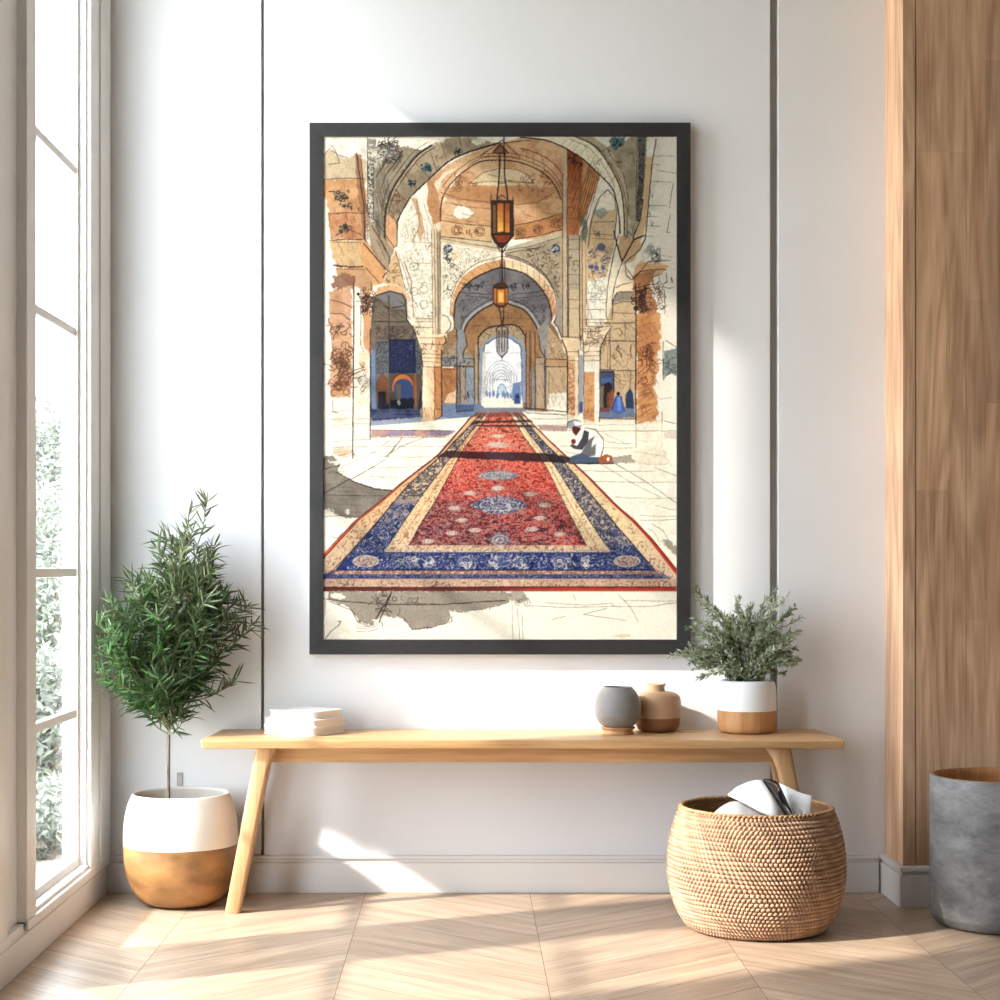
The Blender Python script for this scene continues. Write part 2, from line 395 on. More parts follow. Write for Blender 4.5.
    def L(pts, col=(45, 32, 26), w=.55, a=.85, wob=.5, rep=1):
        """an ink line with a little wobble and uneven pressure"""
        p = np.array(pts, np.float32)
        w = w*1.05
        for q in range(rep):
            sub = []
            for i in range(len(p)-1):
                n = max(2, int(np.hypot(*(p[i+1]-p[i]))/5)+1)
                for j in range(n): sub.append(p[i]+(p[i+1]-p[i])*j/n)
            sub.append(p[-1]); s = np.array(sub)+rng.uniform(-wob, wob, (len(sub), 2))*.6
            for i in range(len(s)-1):
                ax, ay = s[i]; bx, by = s[i+1]; ww = w*rng.uniform(.65, 1.2); aa = a*rng.uniform(.7, 1.1)
                m = ww+1.2
                a0 = max(0, int((min(ax, bx)-m-X0)*K)); a1 = min(W, int((max(ax, bx)+m-X0)*K)+1)
                b0 = max(0, int((min(ay, by)-m-Y0)*K)); b1 = min(H, int((max(ay, by)+m-Y0)*K)+1)
                if a1 <= a0 or b1 <= b0: continue
                sl = (slice(b0, b1), slice(a0, a1)); x = PX[sl]; y = PY[sl]
                l2 = (bx-ax)**2+(by-ay)**2+1e-9
                t = np.clip(((x-ax)*(bx-ax)+(y-ay)*(by-ay))/l2, 0, 1)
                d = np.sqrt((x-ax-t*(bx-ax))**2+(y-ay-t*(by-ay))**2)
                k = (np.clip((ww*.5+.3-d)/.5, 0, 1)*min(1, aa))[..., None]
                C[sl] = C[sl]*(1-k)+c(col)*k
    def arc(cx, cy, rx, ry, a0, a1, n=14):
        t = np.radians(np.linspace(a0, a1, n)); return [(cx+rx*np.cos(q), cy-ry*np.sin(q)) for q in t]
    def ell(cx, cy, rx, ry, n=20): return arc(cx, cy, rx, ry, 0, 360*(n-1)/n, n)
    def sm(p, n=5):
        """the same outline with its corners rounded into a curve"""
        p = np.array(p, float); q = np.vstack([2*p[0]-p[1], p, 2*p[-1]-p[-2]]); o = []
        for i in range(1, len(q)-2):
            for j in range(n):
                t = j/n; o.append(tuple(.5*(2*q[i]+(q[i+1]-q[i-1])*t+(2*q[i-1]-5*q[i]+4*q[i+1]-q[i+2])*t*t+(3*q[i]-q[i-1]-3*q[i+1]+q[i+2])*t**3)))
        return o+[tuple(p[-1])]
    def rect(a, b, c_, d): return [(a, b), (c_, b), (c_, d), (a, d)]
    def scr(x0, y0, x1, y1, n, col=(60, 45, 35), w=.4, a=.6, s=3., seed=0):
        """loose pen curls"""
        r = np.random.RandomState(seed+int(x0*7+y0))
        for i in range(n):
            x, y = r.uniform(x0, x1), r.uniform(y0, y1); t = r.uniform(0, 6.3); pts = [(x, y)]; k = r.uniform(-1.2, 1.2)
            for j in range(r.randint(3, 7)):
                t += k; x += np.cos(t)*s*.45; y += np.sin(t)*s*.45; pts.append((x, y))
            L(pts, col, w, a, .15)
    def hatch(x0, y0, x1, y1, n, dx, dy, col=(60, 45, 35), w=.4, a=.5, seed=0):
        r = np.random.RandomState(seed+int(x0+y0*3))
        for i in range(n):
            x, y = r.uniform(x0, x1), r.uniform(y0, y1); f = r.uniform(.5, 1.2); L([(x, y), (x+dx*f, y+dy*f)], col, w, a, .3)
    INK = (42, 30, 26); BR = (110, 66, 38)
    CREAM = (243, 234, 212); TAN = (212, 176, 132); ORG = (214, 158, 104); TAU = (176, 158, 130); GRY = (128, 121, 108)
    C[:] = c((243, 235, 216)); C[:] *= (1+.025*(N1-.5)+.03*(N4-.5))[..., None]
    # ------------------------------------------------------------------ left blocks
    P([(323, 154), (331, 151), (338, 157), (346, 159), (356, 156), (366, 160), (368, 182), (324, 184)], (206, 184, 148), rag=2)
    P([(323, 181), (365, 180), (368, 214), (330, 214), (326, 200), (323, 196)], (216, 168, 118), rag=2, col2=(200, 146, 96))
    P([(327, 213), (366, 213), (367, 240), (331, 240), (330, 228)], (178, 118, 76), rag=1.5, col2=(206, 152, 108))
    P([(330, 241), (368, 241), (368, 268), (336, 267), (333, 255)], (212, 176, 126), rag=1.8)
    P([(335, 268), (370, 267), (376, 280), (372, 292), (350, 288), (338, 276)], (196, 150, 108), rag=2)
    P([(333, 277), (345, 273), (358, 277), (353, 285), (346, 292), (336, 290), (331, 285)], (138, 92, 66), rag=3, a=.85)
    P([(355, 154), (360, 156), (364, 182), (367, 212), (367, 240), (363, 240), (361, 212), (357, 184)], (150, 104, 68), a=.8, rag=.8)
    for y in (179.5, 214, 240.4): L([(330 if y > 200 else 323, y+.8), (345, y-.6), (365, y)], INK, .8 if y > 239 else .55)
    L([(334, 266), (350, 267.5), (366, 267)], INK, 1.8, .75); L([(336, 269.5), (366, 270)], BR, .6); L([(333, 243), (362, 243)], BR, .5)
    L([(357, 154), (360, 178), (364, 205), (365, 240), (385, 270)], INK, .8, .8, .5, 2); L([(361, 156), (364, 190), (367, 212)], INK, .6)
    L([(323, 158), (332, 146), (336, 153), (340, 164), (329, 165)], INK, .5, .8, .2); L([(331, 151), (340, 157), (348, 158)], INK, .5)
    for x, y, r_ in ((341, 196, 7), (345, 229, 4)):
        P(ell(x, y, r_, r_*.7), (66, 66, 58), a=.5, rag=3); scr(x-r_, y-4, x+r_, y+4, 14, (34, 40, 40), .7, .9, 3)
    scr(340, 202, 360, 209, 12, (50, 60, 60), .7, .8, 2); L([(350, 231), (357, 233), (362, 236)], INK, .5)
    # ------------------------------------------------------------------ grey spandrel, left
    oc = sm([(385, 242), (385, 228), (386, 211), (391, 194), (400, 178), (412, 162), (421, 153), (432, 146)])
    ic = sm([(397, 246), (397, 226), (400, 217), (411, 198), (427, 182), (448, 163), (466, 154), (480, 149.5), (499, 144)])
    P([(372, 150), (384, 144), (402, 147), (416, 148), (425, 152)] + oc[:31][::-1] + [(378, 243), (372, 220)], (134, 124, 106), rag=2.5, col2=(160, 146, 120))
    P([(368, 140), (376, 140), (376, 232), (368, 225)], (146, 138, 122), rag=1); T(rect(368, 145, 374, 235), (238, 230, 212), worm3, .25, .6, .8); T(rect(367, 160, 374, 240), (40, 34, 30), worm3, 0, .08, .7)
    L([(367.6, 138), (368, 240)], INK, .6); L([(373.5, 165), (373.5, 218), (384, 233)], INK, .6)
    P(ell(389, 153, 8, 8), (168, 160, 144), rag=3, a=.8); scr(378, 142, 402, 164, 60, (48, 44, 40), .6, .75, 3.4); P(ell(388.5, 153, 2.4, 2.4), (96, 118, 124), a=.8)
    scr(372, 150, 382, 168, 26, (235, 228, 210), .6, .7, 3)
    hatch(375, 170, 386, 225, 26, 5, 26, (70, 62, 52), .45, .5); hatch(376, 170, 398, 175, 10, 9, -14, (60, 52, 44), .5, .6)
    L([(376, 178), (388, 160), (403, 152)], INK, .8); L([(381, 190), (386, 176), (402, 156)], INK, .6)
    P(oc + [(441, 141), (452, 138), (478, 138), (492, 143)] + ic[::-1], (176, 158, 130), rag=1.2, col2=(150, 133, 106))
    P([(425, 137), (446, 137), (444, 142), (430, 146), (424, 145)], CREAM, rag=2.5, a=.9); P(ell(480, 142, 8, 3.5), CREAM, rag=3, a=.8)
    L(oc, INK, 1.5, .85, .5, 2); L([(x+3, y+2) for x, y in oc[5:]], INK, .7, .7); L([(x-4, y-3) for x, y in oc[10:]], INK, .5, .6); L(ic, INK, 1.3, .9, .4, 2)
    for a_, b_ in (((418, 191), (404, 173)), ((430, 179), (415, 163)), ((437, 173), (430, 150)), ((448, 163), (441, 143)), ((463, 155), (459, 138)), ((408, 203), (395, 190)), ((398, 222), (387, 214))):
        L([a_, b_], BR, .6)
    for x, y, r_ in ((411, 184, 3.6), (427, 168.5, 4.8), (458, 153, 3.)):
        P(ell(x, y, r_, r_*(.6 if x > 440 else .95)), (84, 106, 108), rag=2); scr(x-r_, y-r_*.6, x+r_, y+r_*.6, 12, (30, 42, 46), .6, .9, 2)
    scr(392, 195, 404, 216, 18, BR, .6, .7, 3); scr(424, 155, 442, 166, 8, (120, 80, 60), .6, .5, 2)
    # ------------------------------------------------------------------ dome
    P([(427, 183), (448, 165), (466, 156), (482, 150), (500, 144), (520, 139), (540, 140), (560, 147), (567, 151), (567, 240), (441, 240), (430, 220)], (226, 186, 140), col2=(208, 156, 108), var=.12)
    P([(400, 217), (411, 198), (427, 183), (430, 200), (437, 222), (436, 345), (412, 345), (400, 300), (397, 250)], CREAM, rag=.6)
    P([(428, 181), (434, 182), (438, 196), (442, 215), (441, 238), (436, 238), (433, 222), (427, 206)], (196, 142, 96), rag=1.2)
    P([(411, 199), (417, 200), (422, 216), (424, 232), (421, 244), (418, 236), (418, 216)], (206, 156, 110), a=.8, rag=1.2)
    P([(442, 205), (447, 190), (456, 176), (462, 172), (452, 186), (446, 200)], CREAM, rag=.8); P([(434, 184), (446, 172), (458, 168), (444, 178), (438, 192)], CREAM, a=.7, rag=1)
    a1 = sm([(441, 240), (441, 207), (446, 192), (455, 180), (466, 171), (479, 163), (493.5, 161), (514, 162), (534, 168.5), (547, 177), (556, 188), (561, 200)])
    L(a1, (70, 40, 26), .9, .9, .4, 2); L([(x+1.5, y-3.5) for x, y in a1[20:]], BR, .6, .8); L([(x+3, y-7) for x, y in a1[25:]], BR, .6, .8); L([(x+6, y-13) for x, y in a1[35:]], (90, 50, 30), .8, .8)
    L([(x-3, y-4) for x, y in a1[10:38]], (80, 46, 30), .6, .7)
    P([(470, 185), (482, 174), (494, 169), (512, 169), (526, 174), (534, 184), (500, 188)], (228, 204, 162), rag=.8); L([(468, 185), (484, 173), (500, 169), (516, 170), (528, 176), (534, 184), (516, 182), (508, 181)], BR, .6); L([(470, 184), (490, 182), (534, 184)], BR, .5)
    P([(444, 188), (470, 186), (536, 187), (556, 190), (552, 198), (530, 205), (500, 206), (470, 203), (443, 198)], (186, 128, 80), a=.7, rag=1.5); L([(441, 193), (462, 200), (492, 203)], BR, .6); L([(515, 206), (538, 203), (555, 193)], BR, .6); L([(445, 203), (470, 208), (492, 210)], BR, .5)
    scr(456, 176, 475, 192, 14, BR, .5, .7, 4); scr(520, 176, 552, 192, 22, BR, .5, .6, 3)
    hatch(520, 145, 560, 160, 6, 1, 12, BR, .5, .6)
    P([(452, 214), (458, 207), (464, 206), (468, 210), (473, 214), (470, 218), (460, 219), (454, 218)], (248, 240, 222), rag=1.8)
    P([(441, 222), (492, 227), (492, 243), (441, 238)], (220, 180, 130)); P([(515, 226), (562, 214), (562, 231), (515, 240)], (196, 136, 84))
    L([(441, 221), (466, 225), (492, 227)], INK, .6); L([(441, 237), (492, 243)], INK, .8); L([(515, 226), (540, 221), (562, 214)], INK, .6); L([(515, 240), (540, 236), (562, 230)], INK, .8)
    for x, y in ((457, 231), (480, 232), (521, 233), (538, 230), (556, 224)): L(ell(x, y, 5, 4.6), BR, .6); L(ell(x, y, 3, 2.6), BR, .6); scr(x-4, y-3, x+4, y+3, 6, BR, .5, .7, 2)
    hatch(465, 229, 474, 234, 8, 0, 5, BR, .5, .7)
    # orange pier and stripes on the right of the dome
    P([(567, 150), (584, 158), (590, 166), (580, 218), (579, 236), (567, 236)], (150, 76, 36), col2=(200, 124, 74), grad=(572, 160, 572, 205)); P([(583, 160), (600, 176), (596, 190), (586, 215), (579, 232), (579, 216), (582, 190)], (206, 146, 92), rag=.6)
    for i in range(7): L([(589+i*1.8, 166+i*1.6), (579.5+i*1.6, 200+i*2.5), (578+i*.8, 219+i*2)], (100, 54, 30), .7, .8)
    for y in (188, 199, 208, 219): L([(567, y), (579, y+1)], BR, .5)
    scr(569, 152, 582, 168, 14, (60, 26, 14), .8, .7, 3); L([(567, 150), (566, 236)], INK, .9); L([(580, 168), (579, 190)], BR, .7)
    P([(562, 150), (567, 151), (568, 345), (562, 345)], (204, 180, 146)); L([(562.5, 175), (562.5, 345)], BR, .7, .8, .4, 2); L([(567, 190), (567.4, 345)], INK, .6, .7)
    # ------------------------------------------------------------------ cream ring and grey spandrel, right
    ir = sm([(520, 138), (545, 141), (560, 146.5), (567, 150), (583, 160), (600, 176), (612, 189), (616, 201), (619, 218), (620, 234)])
    o2 = sm([(574, 137), (590, 144), (601, 154), (612, 171), (618, 183), (622, 196), (624, 216), (624, 238)])
    P(ir + o2[::-1] + [(555, 137), (530, 137)], (242, 232, 200), rag=.5); P([(x, y) for x, y in o2] + [(632, 240), (629, 216), (628, 198), (623, 174), (608, 150), (594, 138)], (190, 174, 144))
    P([(594, 140), (606, 148), (624, 142), (632, 137), (647, 137), (646, 180), (641, 222), (633, 240), (629, 214), (628, 198), (623, 174), (610, 152)], (180, 166, 138), rag=.8, col2=(160, 146, 120))
    L(ir, INK, 1., .85, .4, 2); L(o2, INK, .9, .8, .3, 2); L([(x+3, y+1) for x, y in o2], BR, .6); L([(606, 148), (623, 174), (628, 198), (628, 216)], INK, .7, .7); L([(x-4, y+3) for x, y in o2[:22]], INK, .4, .6)
    for i in range(9): q = i/8.; L([(560+55*q, 147+48*q*q+4*q), (566+56*q, 141+46*q*q)], BR, .4, .5)
    scr(578, 148, 612, 180, 20, (80, 70, 50), .5, .5, 2.5)
    P([(638, 137), (646, 137), (644, 180), (641, 222), (636, 222), (638, 180)], (112, 108, 100)); T([(638, 137), (646, 137), (644, 180), (641, 222), (636, 222), (638, 180)], (34, 32, 32), worm3, 0, .12, .8); L([(637, 137), (636, 220)], INK, .5)
    P([(609, 141), (612, 138), (620, 139), (626, 138), (624, 144), (618, 148), (616, 152), (611, 148)], (98, 128, 128), rag=2); scr(610, 140, 622, 148, 10, (40, 56, 60), .7, .8, 2)
    P(ell(619.5, 162, 3, 3), (150, 130, 100), a=.8); L([(616, 163), (622, 163.5)], INK, .8); L([(628, 154), (633, 154), (634, 166), (628, 167)], (120, 105, 85), 1., .6)
    P([(647, 158), (653, 158), (647, 222), (634, 262), (628, 262), (640, 222)], (222, 186, 140), rag=1); L([(656, 140), (652, 165), (647, 222), (645, 240), (634, 258), (628, 250), (640, 222), (643, 200)], INK, .7, .8, .5, 2)
    for a_, b_ in (((650, 182), (672, 183)), ((648, 206), (666, 206)), ((652, 165), (660, 166)), ((655, 157), (675, 157)), ((645, 217), (658, 217)), ((646, 226), (660, 227)), ((645, 237), (654, 237)), ((656, 171), (676, 174))): L([a_, b_], (90, 80, 68), .5, .6)
    L([(673, 184), (669, 209)], INK, .5, .7); L([(670, 215), (667, 233), (670, 233)], INK, .5, .6); hatch(649, 185, 653, 225, 10, 1, 4, (70, 60, 50), .6, .6)
    scr(652, 250, 660, 262, 22, (70, 70, 70), .6, .7, 3); P(ell(649, 250, 3, 5), (150, 150, 140), a=.4, rag=2); P(ell(649+1, 251, 5, 7), (150, 154, 146), a=.5, rag=2)
    # ------------------------------------------------------------------ bracket and small arch, left
    P([(360, 244), (367, 242), (386, 270), (384, 283), (375, 286), (364, 268)], ORG, rag=.6); P([(367, 215), (372, 222), (385, 240), (394, 250), (388, 272), (372, 250)], (168, 146, 118), rag=1); hatch(370, 225, 386, 255, 16, 6, 12, (80, 62, 50), .5, .6)
    L([(364, 244), (376, 258), (388, 272), (383, 278)], INK, .9, .85, .5, 2); L([(366, 268), (380, 284)], INK, .7); L([(372, 226), (390, 258), (388, 268)], INK, .7)
    P([(385, 228), (388, 214), (397, 226), (397, 246), (394, 250), (386, 240)], (222, 168, 120), rag=.5); L([(385, 215), (386, 236), (394, 248), (397, 246), (398, 224)], INK, .7)
    P([(388, 268), (396, 250), (400, 262), (404, 290), (384, 284)], (214, 178, 132), rag=.8); scr(386, 266, 400, 284, 18, BR, .5, .6, 3)
    P([(373, 298), (378, 288), (392, 285), (404, 289), (409, 298), (408, 332), (404, 330), (404, 296), (390, 291), (376, 297)], (222, 172, 124), rag=.6); L([(372, 288), (384, 284), (398, 286), (408, 296), (408, 322)], (238, 226, 200), .8); L([(396, 252), (401, 270), (406, 292)], INK, .6)
    # cream scribbled panels between the arch and the column
    T([(400, 232), (411, 205), (430, 225), (434, 330), (416, 330), (404, 280)], (120, 110, 88), worm, 0, .028, .55)
    L([(404, 262), (411, 280), (415, 330)], BR, .7); L([(399, 255), (408, 282), (413, 300)], BR, .5); L([(404, 242), (434, 244)], BR, .4, .6); L([(414, 264), (430, 264)], BR, .5); L([(414, 271), (430, 271)], BR, .4, .5)
    for x, y in ((414, 267), (414, 292), (424, 290), (424, 305)): L(ell(x, y, 4, 4), (110, 110, 90), .5, .6)
    L([(417, 200), (420, 225), (414, 240)], BR, .4); L([(424, 205), (432, 228)], BR, .4, .7); hatch(402, 215, 430, 235, 12, 1, 14, (150, 120, 90), .4, .5)
    P([(412, 318), (438, 318), (440, 336), (414, 336)], (232, 218, 186)); L([(415, 319), (434, 319), (434, 322), (415, 322)], (90, 80, 60), .5); L([(415, 328), (437, 328)], BR, .5)
    P([(432, 226), (441, 222), (441, 345), (434, 345)], (226, 206, 172)); P([(437.5, 232), (441, 232), (441, 345), (437.5, 345)], (156, 134, 106), a=.8)
    for x in (432.5, 435.5, 438, 441): L([(x-1, 230), (x, 290), (x+.5, 345)], BR if x < 440 else INK, .6, .8)
    # ------------------------------------------------------------------ inner spandrels, central arch
    ro = [(450.5, 318), (450.5, 311), (453, 295), (461.6, 278), (477, 266), (493.5, 261), (505, 259), (520, 263), (534, 270), (545, 279.5), (553, 292), (556, 305), (555, 318)]
    ri = [(454, 330), (454, 317), (457, 298), (470, 282), (486, 273), (499, 268.5), (504, 268.5), (522, 273), (534, 281), (544, 293), (549, 303), (551.6, 317), (552, 330)]
    P([(441, 238), (492, 244), (501, 252), (501, 262), (477, 266), (461, 278), (452, 295), (450, 320), (441, 330)], (240, 230, 204)); T([(443, 246), (494, 252), (478, 264), (461, 276), (450, 300), (443, 300)], (104, 98, 82), worm, 0, .045, .75)
    P([(505, 252), (562, 237), (562, 345), (552, 330), (556, 305), (553, 292), (545, 279.5), (534, 270), (520, 263), (505, 259)], (190, 172, 142), col2=(172, 154, 126)); T([(515, 250), (560, 243), (560, 300), (556, 300), (546, 278), (528, 264)], (84, 70, 56), worm, 0, .055, .8)
    P([(441, 238), (492, 243), (500, 248), (500, 253), (470, 247), (441, 243)], (214, 196, 160)); P([(508, 248), (562, 232), (562, 238), (506, 254)], (196, 184, 156)); L([(441, 239), (480, 246), (499, 249)], BR, .6); L([(505, 251), (530, 247), (562, 237)], INK, .5); L([(505, 254), (540, 248)], INK, .5)
    for x in (448, 555.5): P(ell(x, 249.4, 4.6, 4.4), (52, 62, 84)); scr(x-4, 246, x+4, 253, 12, (210, 206, 196), .5, .7, 2)
    scr(444, 255, 452, 262, 10, (40, 46, 56), .7, .7, 2); P(ell(455, 256, 4, 4), (228, 190, 140), a=.6, rag=2)
    P(sm(ri), (128, 124, 124), var=.12, col2=(108, 104, 106)); P([(454, 318), (552, 318), (552, 412), (454, 412)], (128, 122, 118))
    P(sm(ro[:7]) + sm(ri[1:7])[::-1], (220, 164, 110)); P(sm(ro[6:]) + sm(ri[6:12])[::-1], (240, 216, 172), col2=(216, 152, 104), grad=(530, 275, 556, 310))
    L(sm(ro), (244, 238, 222), 1.3, .9); L([(x, y-2) for x, y in sm(ro)], BR, .6, .8); L([(x*1.004-2, y-4) for x, y in sm(ro[6:11])], INK, .7, .8); L(sm(ri), INK, 1.1, .9, .3, 2)
    for i in range(1, 12): L([ro[i], ri[i]], BR, .5, .7); 
    for i in range(1, 11): L([((ro[i][0]+ro[i+1][0])/2, (ro[i][1]+ro[i+1][1])/2), ((ri[i][0]+ri[i+1][0])/2, (ri[i][1]+ri[i+1][1])/2)], BR, .5, .7)
    # scalloped feet of the arch
    P([(556, 300), (562, 300), (562, 345), (556, 338), (551, 326), (555, 318)], (160, 152, 138)); P([(552, 318), (556, 322), (554, 326), (560, 332), (562, 345), (550, 345), (548, 330)], (150, 114, 76)); L([(555, 316), (552, 323), (556, 328), (559, 334), (561, 340)], (244, 240, 230), 1.6, .95, .3); L([(557, 316), (554, 323), (558, 328), (562, 338)], INK, .7)
    P([(441, 314), (448, 316), (452, 324), (454, 318), (454, 335), (448, 345), (441, 345)], (236, 222, 194)); L([(442, 315), (448, 317), (451, 324), (450, 329), (445, 334), (446, 342)], INK, .7); L([(454, 318), (455, 328), (450, 334), (448, 345)], BR, .9)
    # bands inside the central arch
    L([(460, 293), (492, 295)], INK, .6); L([(512, 295), (546, 291)], INK, .6); L([(462, 288), (494, 285)], INK, .4, .6); L([(512, 284), (536, 282)], INK, .4, .6); L([(466, 296), (492, 299)], INK, .4); L([(513, 299), (546, 296)], INK, .4)
    for x, y in ((468, 286.5), (481, 287), (513, 287), (525, 286)): scr(x-3, y-2, x+3, y+2, 9, (44, 48, 60), .7, .9, 2)
    T([(458, 300), (490, 297), (472, 310), (462, 325)], (60, 60, 64), worm, 0, .05, .7); T([(512, 300), (546, 298), (546, 325), (540, 330), (530, 312)], (60, 60, 66), worm, 0, .05, .7)
    s2 = sm([(463, 372), (464, 338), (467, 325), (477, 314), (490, 306), (501, 302), (510, 305), (523, 310), (532, 320), (539, 336), (541, 372)])
    P(s2, (168, 124, 78), var=.14, col2=(140, 100, 62)); L([(x-1.6 if x < 501 else x+1.6, y-1.8) for x, y in s2], (160, 158, 156), 2., .9); L(s2, INK, 1., .9, .3, 2); L([(x-3.4 if x < 501 else x+3.4, y-3.6) for x, y in s2], INK, .6, .8)
    for y in (318, 326): L([(472 if y > 320 else 478, y), (530, y+1)], (90, 58, 34), .5, .7)
    hatch(480, 308, 528, 316, 9, 0, 6, (96, 62, 36), .5, .6)
    s3 = sm([(477, 405), (478, 345), (480, 336), (487, 329), (499, 326), (510, 325), (518, 327), (524, 334.5), (526, 345), (526, 405)])
    P(s3, (176, 152, 118)); T(s3, (80, 62, 50), worm, 0, .05, .6); L(s3, INK, 1., .9, .3, 2)
    s4 = sm([(483, 405), (484, 351), (489, 343), (497, 338), (508, 338), (516, 343), (521, 351), (522, 405)])
    P([(479, 403), (480, 350), (486, 341), (496, 336), (512, 336), (522, 342), (526, 352), (526, 403)], (138, 156, 184), a=.9); P(s4, (236, 236, 238)); L(s4, (70, 76, 92), .9, .8)
    P([(483, 352), (486, 352), (486, 405), (481, 405)], (214, 208, 196))
    for i in range(6): L(arc(501, 385-i*.5, 16-i*2.3, 24-i*3.6, 0, 180, 12), (130, 134, 146), .5, .75); 
    for x in (487, 490, 493, 511, 514, 517): L([(x, 372), (x, 397)], (150, 152, 162), .5, .7)
    L([(484, 353), (492, 353)], (150, 150, 160), .5); L([(508, 354), (519, 353)], (150, 150, 160), .5); L([(493, 380), (510, 380)], (120, 120, 130), .6)
    P(arc(502, 396, 5, 12, 0, 180, 10), (190, 210, 222)); L(arc(502, 396, 5, 12, 0, 180, 10), (90, 104, 130), .6)
    P([(484, 398), (522, 396), (523, 408), (480, 408)], (238, 232, 212))
    for x, y in ((487, 394), (490, 395), (494, 394), (498, 396), (503, 394), (505, 396), (508, 395), (511, 396)): P(ell(x, y, 1.3, 3), (104, 128, 172), a=.9, rag=.8)
    P([(513, 384), (521, 382), (521, 404), (512, 400)], (98, 126, 172), a=.9, rag=.8); P([(515, 394), (519, 393), (520, 404), (514, 404)], (44, 70, 140), a=.9); P(ell(518, 397, 1.4, 1.6), (30, 36, 60))
    # side walls of the passage
    P([(441, 335), (454, 330), (462, 336), (463, 360), (441, 360)], (164, 128, 90), var=.15); T(rect(441, 335, 462, 358), (90, 62, 40), worm, 0, .04, .6)
    P(rect(440, 355, 475, 366), (142, 138, 134)); L([(441, 358), (475, 359)], INK, .6); L([(441, 366), (474, 367)], INK, .8); scr(442, 356, 473, 365, 18, (60, 60, 66), .5, .6, 2)
    P(rect(442, 368, 457, 404), (186, 130, 80), rag=.5, col2=(160, 104, 60)); P([(448, 394), (456, 390), (456, 403), (444, 403)], (232, 204, 168), a=.8, rag=1)
    L([(457, 330), (457, 404)], INK, 1.2, .85); L([(460, 340), (460.5, 406)], INK, .8); L([(442, 370), (455, 370)], BR, .5)
    P(rect(461, 368, 474, 408), (136, 146, 160)); P(rect(461, 368, 466, 404), (176, 144, 110), a=.8, rag=.6); L([(466, 368), (465, 400)], INK, .5); L([(474, 350), (475, 409)], INK, .9); L([(467, 398), (468, 392), (469, 398)], INK, .8)
    P(rect(475, 345, 478, 408), (176, 148, 112)); L([(478.5, 345), (478.5, 404)], INK, .8)
    P([(436, 404), (480, 404), (484, 408), (474, 420), (436, 420)], (112, 128, 156), rag=.8); P(rect(457, 405, 474, 412), (66, 86, 130), rag=.8, a=.8); L([(456, 404), (457, 412), (474, 410)], INK, .7)
    P([(447, 352), (457, 340), (466, 344), (468, 352), (462, 358)], (170, 160, 146), a=.5, rag=1)
    P([(458, 330), (464, 330), (466, 344), (463, 352), (463, 362), (458, 362)], (140, 142, 146)); L([(466, 336), (467, 346), (464, 351), (463, 358)], INK, .9)
    P([(526, 330), (541, 340), (545, 412), (526, 408)], (168, 126, 82), var=.15); P([(537, 330), (548, 318), (548, 360), (544, 360), (541, 350)], (150, 146, 142)); L([(539, 336), (540, 350), (545, 358)], INK, .9)
    P(rect(530, 368, 535, 410), (150, 140, 130)); P(rect(536, 358, 544, 408), (184, 160, 132)); L([(536, 358), (544, 358)], INK, .6); L([(536, 365), (544, 364)], BR, .5)
    for x, a_ in ((526, .9), (529.5, .7), (531, .6), (535, .9), (545, 1.)): L([(x, 332 if x < 540 else 350), (x+.3, 410)], INK, .9*a_, .85)
    P([(548, 326), (562, 345), (568, 358), (568, 412), (546, 412)], (196, 168, 130), var=.12); T([(548, 330), (560, 342), (566, 358), (548, 358)], (110, 84, 56), worm, 0, .04, .6)
    P(rect(546, 358, 567, 366), (190, 150, 108)); L([(546, 359), (567, 360)], INK, .6); L([(545, 367), (567, 367)], INK, .7); P([(549, 394), (567, 393), (567, 412), (547, 412)], (242, 234, 212), rag=1.2); hatch(550, 370, 565, 392, 14, 4, 5, (140, 110, 80), .4, .5); L([(549, 371), (549, 398)], BR, .6)
    # ------------------------------------------------------------------ doorway on the left
    dw = [(373, 298), (376, 296), (390, 291.5), (403, 295), (406, 300), (407, 320), (413, 328), (417, 338), (422, 350), (423, 418), (370, 418), (370, 332), (372, 312)]
    P(dw, (122, 106, 88), var=.14, col2=(104, 92, 80)); P([(376, 297), (390, 292), (403, 296), (405, 311), (390, 304), (382, 300)], (122, 120, 118)); L(dw[1:9], INK, .9, .9, .3, 2)
    L([(378, 300), (389, 309), (405, 306)], INK, .7); L([(389, 296), (389.5, 345)], INK, .8); L([(374, 322), (408, 322)], INK, .8); L([(391, 311), (405, 311)], INK, .6); L([(384, 306), (390, 311)], INK, .6); hatch(374, 300, 404, 318, 10, 8, 6, INK, .5, .5)
    T(rect(376, 326, 420, 340), (48, 36, 30), worm3, 0, .12, .6)
    P([(372, 352), (380, 340), (388, 340), (389, 410), (372, 410)], (104, 108, 112)); T(rect(376, 342, 388, 374), (44, 44, 50), worm3, 0, .12, .7); P(rect(414, 340, 424, 410), (96, 98, 104)); T(rect(415, 342, 422, 380), (44, 44, 50), worm3, 0, .12, .6)
    P([(371, 350), (375, 350), (376, 412), (371, 412)], (110, 132, 164)); L([(371, 330), (371, 415)], INK, .8); L([(376, 356), (380, 342), (388, 342)], INK, .7)
    P([(376, 382), (382, 374), (388, 378), (389, 408), (377, 408)], (122, 76, 44)); P([(378, 392), (386, 392), (386, 410), (378, 410)], (22, 26, 44), rag=1)
    P(rect(389, 340, 415.5, 373.5), (24, 32, 68), var=.2); T(rect(391, 342, 413, 371), (112, 122, 158), worm3, .0, .035, .6); L([(389, 340), (415, 340), (415.5, 373)], (12, 16, 36), .8)
    P(rect(389, 374, 422, 410), (86, 72, 60)); P(arc(403, 386, 11, 12, 0, 180)+[(393, 392)], (190, 108, 44)); P(arc(403.5, 388, 9.5, 9, 0, 180)+[(395, 408), (413, 408)], (46, 66, 112)); P(rect(396, 384, 401, 404), (108, 92, 66), a=.8, rag=1)
